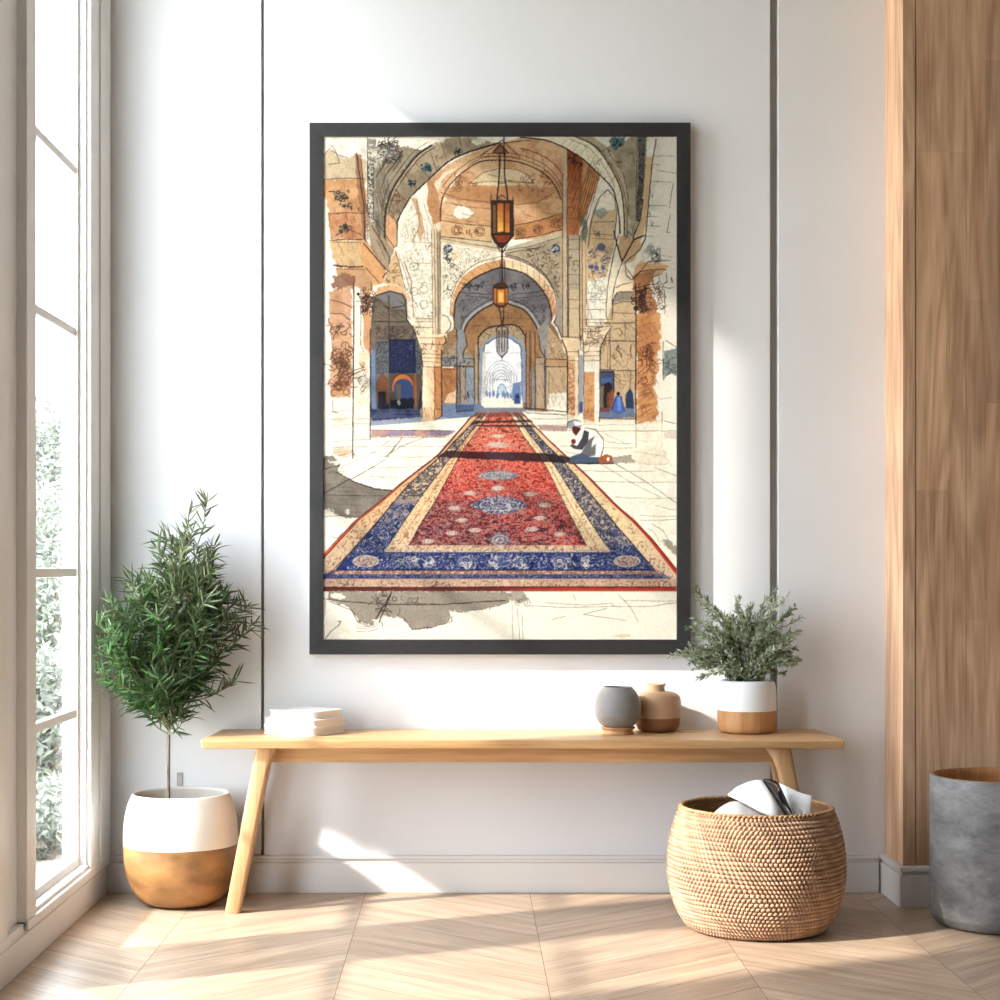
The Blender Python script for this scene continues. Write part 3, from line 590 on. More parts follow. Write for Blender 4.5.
    P([(392, 400), (414, 398), (414, 411), (378, 411)], (16, 18, 34), rag=1.5); P([(397, 402), (399, 399), (401, 404), (399, 406)], (170, 168, 160)); L([(415, 375), (416, 411)], (150, 84, 44), 2.2, .9); L([(389, 376), (390, 410)], (96, 80, 66), 1.4, .9); L(arc(403, 386, 11, 12, 0, 180), INK, .7)
    P([(420, 392), (423, 390), (423, 412), (418, 412)], (24, 30, 52))
    P([(370, 409), (424, 409), (424, 421), (400, 423), (372, 424)], (42, 50, 88), col2=(76, 84, 118), rag=1); hatch(372, 411, 415, 421, 14, 16, -.6, (22, 24, 46), .7, .6); P([(371, 421), (424, 417), (458, 418), (450, 423), (400, 425), (371, 427)], (150, 158, 176), rag=1)
    # column at the right of the doorway
    P([(422, 366), (434, 366), (435, 420), (422, 420)], (238, 196, 148), col2=(248, 232, 204), grad=(434, 0, 421, 0)); P([(434, 364), (441.5, 364), (441.5, 416), (435, 420)], (196, 130, 78)); P(rect(421, 408, 436, 421), (226, 186, 140), a=.8, rag=1)
    P([(416, 336), (447, 334), (446, 342), (443, 348), (441, 354), (441, 366), (423, 366), (421, 352)], (238, 214, 178), rag=.5); P([(435, 338), (446, 336), (446, 342), (442, 350), (441, 366), (435, 364)], (206, 150, 100), a=.8)
    for y in (338, 344, 354, 358, 362, 367): L([(420 if y < 350 else 423, y), (442, y+.8)], BR, .6, .8)
    L([(417, 337), (421, 350), (422.5, 366), (422, 418)], INK, .8); L([(434.6, 364), (435, 420)], (110, 60, 34), .9); L([(441.5, 350), (441.8, 416)], INK, 1.3, .9); L([(445, 336), (446, 342), (442, 348)], INK, 1.1); scr(424, 345, 438, 354, 12, BR, .5, .6, 3); L([(436, 409), (442, 410), (442, 416), (436, 420)], INK, .7)
    # ------------------------------------------------------------------ pillars on the left
    P([(329, 292), (352, 286), (352, 398), (345, 402), (338, 398), (330, 396), (331, 340), (328, 310)], (212, 166, 130), rag=2, col2=(196, 146, 108)); P([(354, 286), (362, 290), (362, 340), (370, 352), (370, 446), (354, 450)], (244, 232, 208)); P([(362, 290), (371, 288), (371, 355), (364, 348)], (212, 156, 110), rag=.8); P([(358, 352), (369, 352), (368, 372), (360, 370)], (226, 184, 148), a=.6, rag=2)
    P([(330, 398), (352, 398), (352, 450), (332, 452)], (244, 234, 210), rag=1.5); P(ell(342, 452, 10, 5), (214, 164, 124), a=.6, rag=3); P(ell(362, 400, 6, 6), (226, 184, 148), a=.4, rag=3); P(ell(340, 420, 8, 3), (214, 164, 124), a=.4, rag=3)
    scr(334, 348, 350, 368, 40, (110, 64, 40), .7, .8, 6); scr(333, 370, 350, 392, 30, (110, 64, 40), .8, .8, 8); scr(332, 322, 350, 336, 16, (90, 58, 44), .7, .8, 4); scr(358, 362, 368, 394, 14, BR, .5, .7, 4); P(ell(340, 327, 5, 1.6), (96, 76, 66), a=.7, rag=1)
    L([(330, 300), (342, 303), (352, 308)], (80, 50, 36), .8); L([(330, 314), (342, 314), (350, 320)], (80, 50, 36), .8); L([(354, 283), (354, 340), (353.5, 370), (353, 460)], INK, .9, .85, .3, 2); L([(361, 290), (361, 345), (364, 352)], INK, .5); L([(370.6, 330), (370.5, 440)], INK, .9)
    scr(362, 290, 373, 312, 60, (60, 40, 32), .6, .8, 3.5); P(ell(358.5, 294.5, 1.6, 1.6), INK)
    for y in (411, 419, 425, 441, 447, 452): L([(331, y+1), (352, y-1)], (130, 96, 70), .5, .6)
    for y in (419, 424, 440, 447): L([(355, y), (370, y)], (120, 90, 66), .6, .7)
    L([(353, 452), (359, 460)], INK, .5); L([(371, 441), (375, 446), (369, 462)], INK, .5); hatch(336, 455, 360, 462, 6, 10, -3, (110, 90, 70), .4, .6); L([(333, 400), (333, 412), (338, 413)], INK, .5)
    # ------------------------------------------------------------------ right of the passage
    P([(568, 236), (580, 236), (581, 345), (568, 345)], (184, 168, 140)); P([(580, 232), (586, 222), (590, 236), (586, 345), (581, 345)], (214, 188, 150)); P([(570, 290), (580, 290), (580, 345), (569, 345)], (222, 194, 152), a=.7)
    for y in (240, 250, 262, 275, 285, 300, 309): L([(568, y), (580, y)], BR, .5, .7)
    for x in (568, 579.5, 582, 586): L([(x, 236), (x+.3, 340)], INK if x < 580 else BR, .7, .8, .4, 2)
    scr(569, 255, 579, 270, 9, (70, 66, 60), .5, .6, 3); P([(583, 215), (588, 226), (587, 244), (582, 240)], (104, 128, 112), a=.8, rag=1.5); P([(594, 208), (606, 206), (609, 214), (600, 219), (594, 216)], (142, 152, 142), a=.7, rag=2)
    P([(586, 240), (592, 214), (600, 196), (608, 190), (614, 196), (617, 214), (614, 250), (608, 280), (586, 284)], (220, 190, 146)); P([(594, 212), (602, 196), (609, 191), (614, 198), (615, 210), (604, 213)], CREAM, rag=1.5); P([(594, 210), (606, 208), (609, 214), (600, 220), (594, 216)], (142, 152, 142), a=.7, rag=2)
    L([(588, 250), (591, 222), (598, 200), (608, 190), (614, 198), (617, 214), (614, 240)], INK, .6, .8); L([(592, 223), (614, 222)], BR, .6); L([(590, 234), (614, 236)], BR, .5); L([(592, 239), (613, 240)], BR, .5); scr(594, 232, 600, 237, 6, (70, 70, 66), .5, .7, 2)
    P(ell(600, 248, 5, 4.6), (80, 90, 124), a=.75, rag=2); T([(588, 250), (614, 244), (612, 268), (606, 280), (588, 278)], (60, 76, 120), N6, .70, 1., .8); T([(588, 250), (614, 244), (612, 268), (606, 280), (588, 278)], (100, 84, 66), worm3, 0, .04, .6)
    for x, y in ((591, 267), (603, 268), (596, 268)): P(ell(x, y, 2.2, 2.4), (58, 80, 136), a=.8, rag=1)
    P([(587, 282), (606, 277), (610, 284), (608, 318), (586, 318)], (244, 238, 218), rag=.6); scr(590, 282, 603, 298, 26, (140, 136, 120), .5, .6, 5); L([(586, 300), (605, 300)], INK, .4, .6); L([(586, 310), (605, 310)], INK, .5, .7); L([(588, 302), (588, 318)], BR, .4)
    P([(606, 278), (614, 246), (620, 262), (614, 300), (611, 330), (604, 335)], (238, 226, 198)); L([(618, 236), (612, 262), (607, 290), (606, 316), (609, 323)], INK, .8, .85); L([(622, 262), (616, 280), (612, 300), (611, 322), (606, 324)], INK, .7)
    P([(620, 236), (632, 240), (643, 245), (632, 262), (622, 266), (617, 250)], (214, 178, 130), rag=.6); L([(614, 232), (617, 246), (622, 262), (634, 240), (644, 236)], INK, 1.1, .9, .4, 2); L([(624, 264), (640, 250), (645, 240)], INK, .7); L([(625, 240), (628, 232), (634, 238)], INK, .7)
    P([(613, 300), (618, 285), (624, 262), (628, 276), (634, 280), (634, 292), (616, 292)], (240, 218, 182), rag=.5); L([(625, 263), (626, 276), (631, 280)], INK, .8); L([(616, 288), (622, 285), (632, 283)], INK, .5)
    P([(612, 304), (614, 295), (620, 291), (633, 292), (636, 300), (636, 420), (599, 420), (600, 345)], (208, 180, 140), var=.08); P([(613, 303), (616, 294), (633, 292), (635, 300), (616, 302)], (150, 138, 122))
    L([(612, 320), (613, 300), (617, 293), (632, 292)], INK, .8); L([(613, 305), (622, 302), (634, 302)], INK, .6); L([(612, 313), (636, 314)], BR, .7); L([(605, 324), (636, 323)], INK, .8); L([(600, 341), (635, 341.5)], INK, .8); L([(599, 370), (635, 371)], INK, .8); L([(610, 325), (610, 370)], INK, .7); L([(609, 330), (607, 368)], BR, .4); L([(625, 323), (625, 341)], BR, .5); L([(631, 371), (630, 392)], INK, .6)
    L([(618, 345), (616, 350), (621, 354), (622, 358)], (60, 46, 36), 1., .8); L([(631, 345), (630, 352), (632, 358)], (60, 46, 36), .8, .8); L(arc(617, 333, 5, 4, -60, 120), BR, .5); scr(612, 345, 632, 362, 10, BR, .4, .6, 4); scr(616, 373, 630, 388, 12, BR, .4, .6, 5)
    P(rect(599, 371, 614, 412), (72, 82, 112)); P(rect(601, 378, 612, 383), (74, 106, 156)); P([(601, 386), (609, 382), (612, 386), (611, 408), (600, 408)], (40, 32, 34)); P(rect(600, 386, 604, 408), (150, 132, 100), a=.8, rag=1); P(rect(607, 392, 610, 408), (130, 80, 50), a=.8, rag=1); P([(610, 390), (614, 390), (613, 410), (609, 410)], (176, 88, 46), a=.8, rag=1); L([(599, 372), (614, 372), (614, 392)], INK, .9)
    P([(599, 409), (634, 407), (635, 417), (612, 419), (599, 418)], (112, 128, 156), rag=1); P([(599, 408), (611, 408), (609, 412), (599, 412)], (126, 60, 46), a=.8)
    P([(616, 396), (621, 396), (625, 412), (618, 414), (611, 411), (613, 402)], (74, 106, 186), rag=.5); P([(617, 398), (620, 397), (621, 411), (617, 412)], (126, 160, 226), a=.7, rag=.6); P(ell(618.2, 394, 1.7, 2), (18, 16, 20)); L([(616, 396), (612, 410)], INK, .6); L([(621, 396), (624.5, 411)], INK, .6)
    P([(626, 394), (630, 388), (633, 394), (634, 409), (626, 408)], (48, 66, 104)); L([(625.5, 395), (626, 408)], INK, .6)
    # small and large columns
    P([(561, 338), (579, 338), (580, 350), (578, 358), (568, 358), (563, 350)], (236, 208, 168)); P(rect(567, 356, 578, 426), (226, 188, 146)); T(rect(568, 362, 577, 420), (170, 96, 50), worm3, 0, .16, .75); P(rect(575, 358, 578.5, 424), (244, 228, 200), a=.8)
    L([(562, 337), (580, 338)], INK, .7); L([(562, 340), (566, 350), (567.5, 358), (567.5, 424)], INK, 1., .9, .2, 2); L([(566, 352), (579, 352)], BR, .6); L([(568, 361), (578, 361)], BR, .6); L([(578.5, 350), (578.5, 415)], INK, .6); L([(581, 336), (580, 350)], INK, .6)
    P(rect(579, 355, 584, 412), (164, 164, 168)); P(rect(579.5, 402, 583, 413), (66, 82, 140), a=.9, rag=.6)
    P([(584, 326), (612, 326), (608, 334), (603, 342), (600, 350), (600, 362), (583, 362), (583, 340)], (238, 220, 188)); scr(584, 328, 606, 348, 60, (120, 84, 56), .5, .6, 4)
    for y in (320, 323, 327, 332, 352, 356, 361, 368): L([(584, y), (612 if y < 330 else 600, y)], BR, .6, .7)
    P(rect(583, 362, 600, 424), (246, 238, 220)); P(rect(584, 372, 594.5, 424), (224, 172, 118), col2=(212, 152, 98), rag=.4); scr(585, 374, 594, 420, 20, (170, 104, 60), .5, .6, 3); L([(583.5, 340), (584, 424)], INK, .6); L([(600, 350), (599.5, 422)], INK, .8); L([(612, 326), (606, 336), (601, 346), (600, 360)], INK, .8)
    # big pillar on the right
    P([(634, 270), (640, 262), (655, 264), (668, 266), (664, 272), (655, 276), (650, 284), (640, 284), (632, 280)], (228, 180, 130), rag=1.2); P([(632, 276), (645, 272), (656, 270), (650, 284), (652, 296), (658, 306), (656, 314), (638, 314), (634, 300)], (186, 128, 84), rag=1.5); P([(640, 290), (646, 290), (646, 310), (638, 308)], (96, 56, 40), rag=1.5, a=.8)
    scr(634, 286, 646, 312, 50, (50, 30, 24), .7, .85, 3); scr(646, 284, 664, 310, 50, (96, 70, 56), .5, .7, 4); L([(632, 280), (640, 272), (655, 270), (666, 270)], (80, 50, 36), .8); L([(632, 290), (644, 286), (658, 284)], (80, 50, 36), .9); L([(626, 268), (634, 280), (648, 262), (670, 261)], BR, .7); L([(640, 262), (655, 254), (672, 258)], (120, 100, 84), .5, .6); L([(652, 278), (662, 274)], INK, .7); L([(666, 274), (667, 282), (664, 284)], INK, .7); L([(671, 278), (672, 283)], INK, 1.1); L([(664, 290), (665, 308), (660, 310)], INK, .5); L([(636, 318), (650, 315), (660, 314)], (80, 50, 36), .8)
    P([(636, 314), (658, 313), (660, 330), (660, 350), (657, 366), (655, 386), (656, 400), (658, 415), (650, 424), (636, 430)], (222, 164, 108), rag=3, col2=(206, 142, 88)); P([(636, 424), (663, 420), (663, 448), (636, 448)], (242, 226, 196), rag=1)
    for i in range(16): y = 316+i*6.8; L([(637, y+6), (646, y+2), (656, y-3+(i % 3)*3)], (170, 100, 56), .6, .7)
    scr(640, 345, 654, 366, 40, (120, 62, 36), .7, .8, 3.5); L([(647, 348), (646.5, 366)], (80, 40, 26), 1., .8); L([(638, 374), (646, 367), (655, 375)], (110, 60, 34), .7); scr(640, 372, 652, 388, 18, (140, 80, 46), .6, .8, 3); hatch(638, 392, 648, 420, 26, 8, -5, (160, 90, 46), .6, .6)
    L([(635.5, 284), (636, 330), (635.6, 380), (636, 448)], INK, 1., .9, .3, 2); L([(662, 412), (662, 448)], INK, .5, .8); L([(636, 431), (662, 431)], INK, .5, .8); L([(638, 441), (660, 441)], BR, .4, .6)
    P([(636, 448), (662, 448), (667, 455), (664, 458), (668, 463), (650, 466), (634, 464), (629, 458), (634, 454)], (230, 206, 174), rag=.8); L([(633, 452), (645, 453), (660, 456)], (80, 60, 46), 1.2, .8); L([(630, 458), (640, 463), (655, 464.5), (668, 464)], (110, 84, 64), .9, .8); L([(664, 456), (672, 466)], INK, .6); L([(662, 450), (666, 454)], INK, .5)
    P([(663, 352), (677, 348), (677, 376), (672, 374), (668, 376), (663, 380)], (138, 146, 140), rag=1.5); scr(664, 356, 676, 374, 18, (70, 76, 74), .6, .6, 4); L([(663, 342), (663, 380)], INK, .6); L([(666, 341), (677, 348)], INK, .6); P([(664, 433), (677, 432), (677, 439), (664, 438)], (156, 120, 128), rag=.8); L([(664, 421), (677, 424)], INK, .5, .7); L([(659, 399), (672, 398)], INK, .3, .5); L([(664, 432), (677, 432)], INK, .5)
    # ------------------------------------------------------------------ floor
    P([(371, 426), (400, 424), (470, 417), (430, 455), (388, 490), (353, 480), (337, 471), (354, 458), (371, 446)], (246, 238, 214)); P([(521, 410), (568, 414), (600, 424), (677, 424), (677, 590), (600, 500)], (245, 237, 214), a=.7)
    P([(371, 430), (430, 430), (456, 431), (448, 436), (371, 437)], (206, 156, 136), rag=.8, col2=(150, 128, 150)); L([(371, 430), (455, 431)], BR, .5); L([(371, 437.5), (446, 437)], BR, .5)
    P([(536, 425), (567, 426), (567, 431), (540, 430)], (180, 150, 144), rag=.8); L([(526, 413), (567, 415)], INK, .6); L([(524, 408), (567, 412)], INK, .9); L([(530, 419), (567, 419)], INK, .4, .6); L([(541, 431), (677, 431)], (90, 80, 70), .5, .6); L([(540, 425), (634, 425)], (90, 80, 70), .3, .5); L([(599, 418), (635, 419)], INK, .6)
    for a_, b_ in (((371, 446), (468, 446)), ((375, 456), (440, 457)), ((360, 468), (425, 466)), ((365, 476), (408, 477)), ((371, 452), (400, 452)), ((560, 470), (655, 471)), ((590, 481), (677, 482)), ((612, 497), (677, 498)), ((640, 515), (677, 516)), ((560, 446), (635, 448)), ((605, 441), (633, 444)), ((655, 505), (677, 510)), ((640, 520), (677, 519)), ((566, 452), (600, 456))): L([a_, ((a_[0]+b_[0])/2, (a_[1]+b_[1])/2+.8), b_], (96, 84, 72), .5, .55)
    L([(323, 495), (350, 480), (385, 460), (402, 438)], INK, .7, .8); L([(384, 457), (402, 446), (428, 436)], INK, .5, .6); L([(340, 468), (375, 452), (390, 440)], (90, 76, 64), .5, .6); L([(612, 462), (640, 478), (677, 503)], INK, .5, .7); L([(598, 462), (630, 482), (660, 497)], INK, .4, .5); L([(605, 434), (628, 445)], INK, .4, .5); L([(655, 468), (677, 476)], INK, .4, .6)
    P([(613, 457), (632, 455), (634, 463), (600, 464)], (140, 132, 118), a=.7, rag=1.5)
    P([(323, 457), (332, 455), (341, 464), (337, 472), (353, 481), (375, 488), (394, 490), (380, 503), (364, 517), (345, 518), (330, 512), (323, 515)], (142, 132, 118), rag=1.2, col2=(116, 106, 94)); P([(328, 461), (345, 460), (336, 466)], CREAM, rag=2, a=.8); P(ell(328, 512, 5, 3), CREAM, rag=3, a=.8); P(ell(347, 512, 2, 3), CREAM, rag=1.5, a=.7)
    L([(337, 472), (353, 481), (375, 489), (394, 491)], INK, 1., .85); L([(323, 494), (350, 479)], INK, .8); L([(326, 495), (384, 496)], INK, .6, .7); hatch(326, 470, 350, 512, 16, 24, 1, (70, 62, 54), .4, .5); L([(323, 517), (345, 515), (362, 517)], INK, .5, .6); L([(328, 536), (338, 538), (343, 532)], INK, .5, .7); L([(323, 470), (340, 465)], INK, .6)
    # ------------------------------------------------------------------ carpet
    def X(tab, y): ys, xs = zip(*tab); return np.interp(y, ys, xs)
    LO = [(412, 480), (418, 470), (440, 451), (456, 437), (470, 418), (484, 400), (500, 382), (520, 356), (555, 323), (592, 290)]
    L2 = [(412, 483), (440, 456), (456, 441), (484, 409), (520, 379), (545, 357), (570, 336), (592, 318)]
    L3 = [(412, 487), (440, 465), (456, 452), (491, 425), (520, 405), (552, 384), (592, 356)]
    L4 = [(412, 491), (440, 470), (453, 461), (500, 436), (520, 423), (545, 409), (592, 380)]
    RO = [(412, 521), (440, 549), (478, 590), (506, 617.5), (520, 634), (540, 653), (570, 677), (592, 695)]
    R2 = [(412, 517), (440, 542), (463, 565), (500, 595.6), (526, 617), (570, 655), (592, 674)]
    R3 = [(412, 513), (440, 534), (466, 555), (520, 589), (553, 611.6), (592, 636)]
    R4 = [(412, 509), (440, 526), (464, 545), (509, 567), (540, 583.5), (546, 587), (592, 612)]
    ys = [412+6*i for i in range(30)]
    def strip(A, B, y0, y1):
        q = [y for y in [y0]+[v for v in ys if y0 < v < y1]+[y1]]
        return [(X(A, y), y) for y in q]+[(X(B, y), y) for y in q[::-1]]
    def off(A, k): return [(y, x+k*(.2+.8*(y-412)/180.)) for y, x in A]
    P(strip(LO, RO, 411, 590), (140, 40, 32), var=.1)
    P(strip(off(LO, -1), off(LO, 5), 411, 560), (206, 84, 50)); P(strip(off(LO, 3), off(LO, 5), 411, 592), (96, 34, 26)); P(strip(off(RO, -5), RO, 411, 592), (190, 44, 30)); P(strip(off(RO, -1.5), off(RO, 1), 440, 592), (128, 30, 24))
    P(strip(off(LO, 5), L2, 411, 588), (224, 176, 124), col2=(196, 170, 140), grad=(0, 500, 0, 560)); P(strip(R2, off(RO, -5), 411, 588), (236, 206, 156), col2=(206, 178, 146), grad=(0, 520, 0, 575))
    T(strip(off(LO, 7), L2, 470, 588), (110, 66, 52), N6, .72, 1, .6); T(strip(R2, off(RO, -8), 450, 588), (120, 84, 66), N6, .74, 1, .6)
    P(strip(L2, L3, 411, 572), (170, 148, 130), col2=(34, 50, 104), grad=(0, 490, 0, 506), var=.2); P(strip(R3, R2, 411, 572), (150, 136, 130), col2=(34, 50, 104), grad=(0, 515, 0, 545), var=.2)
    P(strip(L2, L3, 505, 572), (20, 34, 84), a=.35, rag=2); P(strip(R3, R2, 545, 572), (20, 34, 84), a=.3, rag=2)
    m_ = strip(L2, L3, 416, 500); T(m_, (52, 46, 60), worm2, 0, .10, .75); T(m_, (226, 196, 156), N5, .62, 1, .6)
    m_ = strip(R3, R2, 416, 545); T(m_, (44, 48, 80), worm2, 0, .12, .8); T(m_, (226, 200, 160), N6, .66, 1, .6)
    m_ = strip(L2, L3, 496, 572); T(m_, (198, 188, 170), worm, 0, .06, .7); T(m_, (226, 176, 110), N3*(PY < 528), .66, 1, .5)
    m_ = strip(R3, R2, 536, 572); T(m_, (198, 188, 170), worm, 0, .06, .7)
    P(strip(L3, L4, 411, 552), (232, 196, 146), col2=(206, 180, 148), grad=(0, 500, 0, 550)); P(strip(R4, R3, 411, 552), (240, 216, 168), col2=(212, 184, 148), grad=(0, 520, 0, 552))
    T(strip(L3, L4, 440, 552), (120, 84, 60), N6, .72, 1, .6); T(strip(R4, R3, 440, 552), (120, 84, 60), N6, .75, 1, .6)
    for A, k in ((L3, .5), (R3, -.5)): L([(X(A, y)+k*(X(L4, y)-X(L3, y)), y) for y in range(420, 550, 6)], (196, 104, 66), .7, .8)
    # red field
    f = strip(L4, R4, 411, 545); P(f, (216, 96, 72), col2=(178, 38, 32), grad=(0, 440, 0, 492), var=.2); P(strip(L4, R4, 500, 545), (158, 30, 28), col2=(92, 18, 24), grad=(525, 495, 470, 545), var=.35, a=.9)
    T(f, (236, 188, 160), worm2, 0, .07, .55); T(f, (120, 24, 24), N5, .66, 1, .55); T(strip(L4, R4, 490, 545), (150, 124, 128), worm, 0, .05, .7); T(strip(L4, R4, 515, 545), (40, 22, 44), N7, .66, 1, .7); T(strip(L4, R4, 470, 545), (206, 58, 40), N7, 0, .20, .5)
    def med(cx, cy, rx, ry, col, a=1.):
        pts = [(cx-rx, cy), (cx-rx*.72, cy-ry*.42), (cx-rx*.45, cy-ry*.85), (cx, cy-ry), (cx+rx*.45, cy-ry*.85), (cx+rx*.72, cy-ry*.42), (cx+rx, cy), (cx+rx*.72, cy+ry*.42), (cx+rx*.45, cy+ry*.85), (cx, cy+ry), (cx-rx*.45, cy+ry*.85), (cx-rx*.72, cy+ry*.42)]
        P(pts, col, a, rag=.4, var=.1); T(pts, (216, 206, 186), worm3, 0, .12, .75*a)
        for q in (.3, .62): L(ell(cx, cy, rx*q, ry*q, 16), (222, 212, 190), .6, .7*a)
    med(498, 445, 15, 3.2, (176, 140, 132), .8); med(498, 436, 9, 1.6, (200, 160, 150), .7); med(498, 475.5, 23, 5.2, (112, 112, 132)); med(498, 488, 8, 2.6, (150, 126, 128)); med(499, 505, 30, 9, (52, 60, 104)); med(500, 540, 12, 8, (90, 84, 112), .8)
    for x, y in ((462, 520), (452, 533), (540, 518), (532, 529), (470, 493), (530, 494), (560, 534), (475, 530), (428, 541), (545, 505), (455, 508)): med(x, y, 8, 2.6, (150, 110, 110), .7)
    L([(499, 460), (499, 535)], (170, 150, 150), .8, .6)
    # front borders
    P([(409, 545), (587, 545), (611, 552.5), (384, 552.5)], (208, 184, 152)); T([(409, 545), (587, 545), (611, 552), (384, 552)], (110, 66, 58), worm3, 0, .1, .6)
    P([(384, 552), (612, 552), (655, 570), (336, 570)], (28, 46, 112), var=.15); P([(X(L2, 558), 558), (384, 552), (405, 552), (380, 570), (336, 570)], (28, 46, 112), a=.8)
    T([(386, 553), (610, 553), (650, 569), (340, 569)], (190, 182, 172), worm, 0, .055, .8); T([(386, 553), (610, 553), (650, 569), (340, 569)], (12, 22, 70), N3, .68, 1, .6)
    for x, r_ in ((410, 8), (430, 4), (465, 7), (500, 11), (520, 7), (560, 8), (585, 4)):
        P(ell(x, 561.5, r_, 5.5), (120, 124, 150), a=.35, rag=2); L(ell(x, 561.5, r_, 5, 14), (206, 198, 182), .6, .6); scr(x-r_, 558, x+r_, 566, 10, (214, 204, 186), .6, .8, 3)
    for x in (366, 627): P(ell(x, 561, 13, 5.4), (188, 166, 148), rag=1.2); T(ell(x, 561, 12, 5), (96, 70, 70), worm3, 0, .12, .7); L(ell(x, 561, 13, 5.4), (222, 210, 190), .6, .8)
    L([(336, 570), (655, 570)], (16, 20, 50), .7); P([(330, 570.5), (658, 570.5), (664, 574), (326, 574)], (206, 176, 150)); T(rect(326, 570, 664, 574), (100, 60, 60), worm2, 0, .12, .6)
    P([(323, 574), (664, 574), (671, 578.5), (323, 578.5)], (40, 52, 104)); T([(323, 574), (664, 574), (670, 578), (323, 578)], (176, 160, 150), worm2, 0, .06, .6); P([(323, 578.5), (677, 578.5), (677, 587), (323, 587)], (204, 172, 144)); T(rect(323, 579, 677, 587), (110, 72, 64), worm, 0, .05, .7)
    P([(323, 586.5), (400, 587), (500, 586), (560, 586), (640, 586), (677, 587), (677, 591), (600, 591), (323, 591)], (104, 38, 30), col2=(176, 54, 38), grad=(480, 0, 560, 0)); L([(323, 587), (430, 587), (677, 586.5)], (60, 20, 20), .8, .8); L([(520, 589.5), (677, 590)], (206, 88, 60), .8, .7)
    P([(323, 574), (336, 570), (330, 576), (323, 580)], (44, 56, 108), a=.8); L([(323, 580), (340, 563), (379, 521)], (30, 24, 34), .7, .8)
    for A, w_ in ((L2, 1.), (L3, .8), (L4, .6), (R2, 1.), (R3, .8), (R4, .6), (LO, .8), (RO, .6)): L([(X(A, y), y) for y in range(413, 572 if A in (L2, R2) else 550, 6)], (36, 24, 30), w_, .8, .2)
    # shadows drawn across the carpet
    P([(437, 457), (446, 451), (500, 452), (545, 453), (575, 458), (575, 463), (540, 462), (500, 460)], (46, 16, 22), a=.78, rag=.8, col2=(24, 12, 20), grad=(500, 0, 560, 0)); P([(484, 452), (512, 452), (516, 459), (486, 460)], (58, 56, 72), a=.5, rag=1)
    P([(474, 421), (530, 420), (534, 422), (470, 424)], (50, 20, 20), a=.75, rag=.5); P([(478, 425), (532, 425), (536, 427.5), (474, 426.5)], (40, 18, 18), a=.75, rag=.5); P([(479, 412), (521, 412), (527, 417), (474, 417)], (120, 50, 44), a=.6, rag=.5)
    P([(479, 408), (524, 408), (526, 412), (476, 413)], (128, 130, 142), a=.9, rag=.5)
    # ------------------------------------------------------------------ kneeling man
    P([(585, 428), (594, 430), (602, 438), (604, 447), (602, 456), (590, 458), (580, 458), (576, 450), (572, 449), (570, 445), (575, 440), (578, 432)], (240, 236, 228)); P([(584, 430), (589, 432), (588, 442), (582, 450), (574, 449), (570, 446), (572, 444), (577, 446), (582, 438)], (74, 72, 78)); P([(588, 440), (594, 436), (592, 448), (596, 444), (595, 456), (578, 458), (584, 448)], (92, 92, 98), rag=1, a=.85)
    P([(569, 461), (572, 456), (582, 453), (590, 457), (600, 457), (600, 464), (572, 464)], (76, 92, 118)); P([(598, 458), (606, 454), (612, 456), (613, 462), (606, 463), (599, 463)], (166, 90, 50)); P(ell(608, 459, 1.3, 2), (240, 230, 215)); P([(571, 426), (578, 424), (581, 429), (576, 436), (573, 433)], (92, 30, 24)); P(ell(573.5, 441.5, 2.4, 2.6), (122, 44, 32))
    P([(567, 426), (568, 422), (574, 420), (580, 421), (582, 426), (580, 428), (574, 426), (570, 430)], (150, 154, 166)); P([(573, 421), (580, 421), (582, 425), (575, 426)], (236, 236, 236)); L([(567, 428), (568, 422), (575, 420), (581, 422)], INK, .6); L([(585, 428), (596, 430), (603, 439), (603.5, 448), (601, 456)], INK, .8); L([(569, 463.5), (613, 463.5)], INK, 1.1, .9)
    # ------------------------------------------------------------------ wash and pen under the carpet
    P([(328, 591), (500, 591), (512, 594), (508, 602), (486, 609), (462, 612), (448, 609), (452, 616), (448, 622), (430, 628), (414, 629), (406, 620), (396, 616), (380, 618), (372, 624), (360, 622), (354, 612), (345, 605), (330, 600)], (166, 156, 140), rag=2, col2=(146, 136, 120), edge=.2); P(ell(338, 596, 7, 2.5), CREAM, rag=2)
    P([(372, 620), (384, 616), (396, 618), (400, 624), (380, 626)], CREAM, rag=2, a=.8); hatch(360, 592, 500, 606, 34, 22, 1, (120, 110, 96), .5, .4)
    L([(323, 598), (345, 601), (385, 604), (440, 604), (505, 600)], INK, .8, .85); L([(330, 601), (352, 610), (358, 622), (370, 626)], INK, .6, .8); L([(404, 617), (412, 629), (432, 627), (452, 621), (452, 616)], INK, .6, .8)
    L([(386, 603), (376, 618), (392, 592), (379, 622)], INK, .8, .85); L([(372, 596), (392, 612), (376, 608)], INK, .5, .8); L([(380, 600), (386, 606), (390, 594)], INK, .6); scr(374, 592, 394, 620, 14, INK, .5, .7, 6); scr(398, 598, 420, 604, 10, (70, 60, 50), .5, .6, 4)
    L([(325, 639), (332, 630), (339, 625), (341, 621), (338, 621)], INK, .6, .85); L([(326, 600), (325, 615)], INK, .4, .5)
    for y in (626, 628, 631): L([(357, y), (370, y), (378, y-3)], (110, 100, 90), .7, .6)
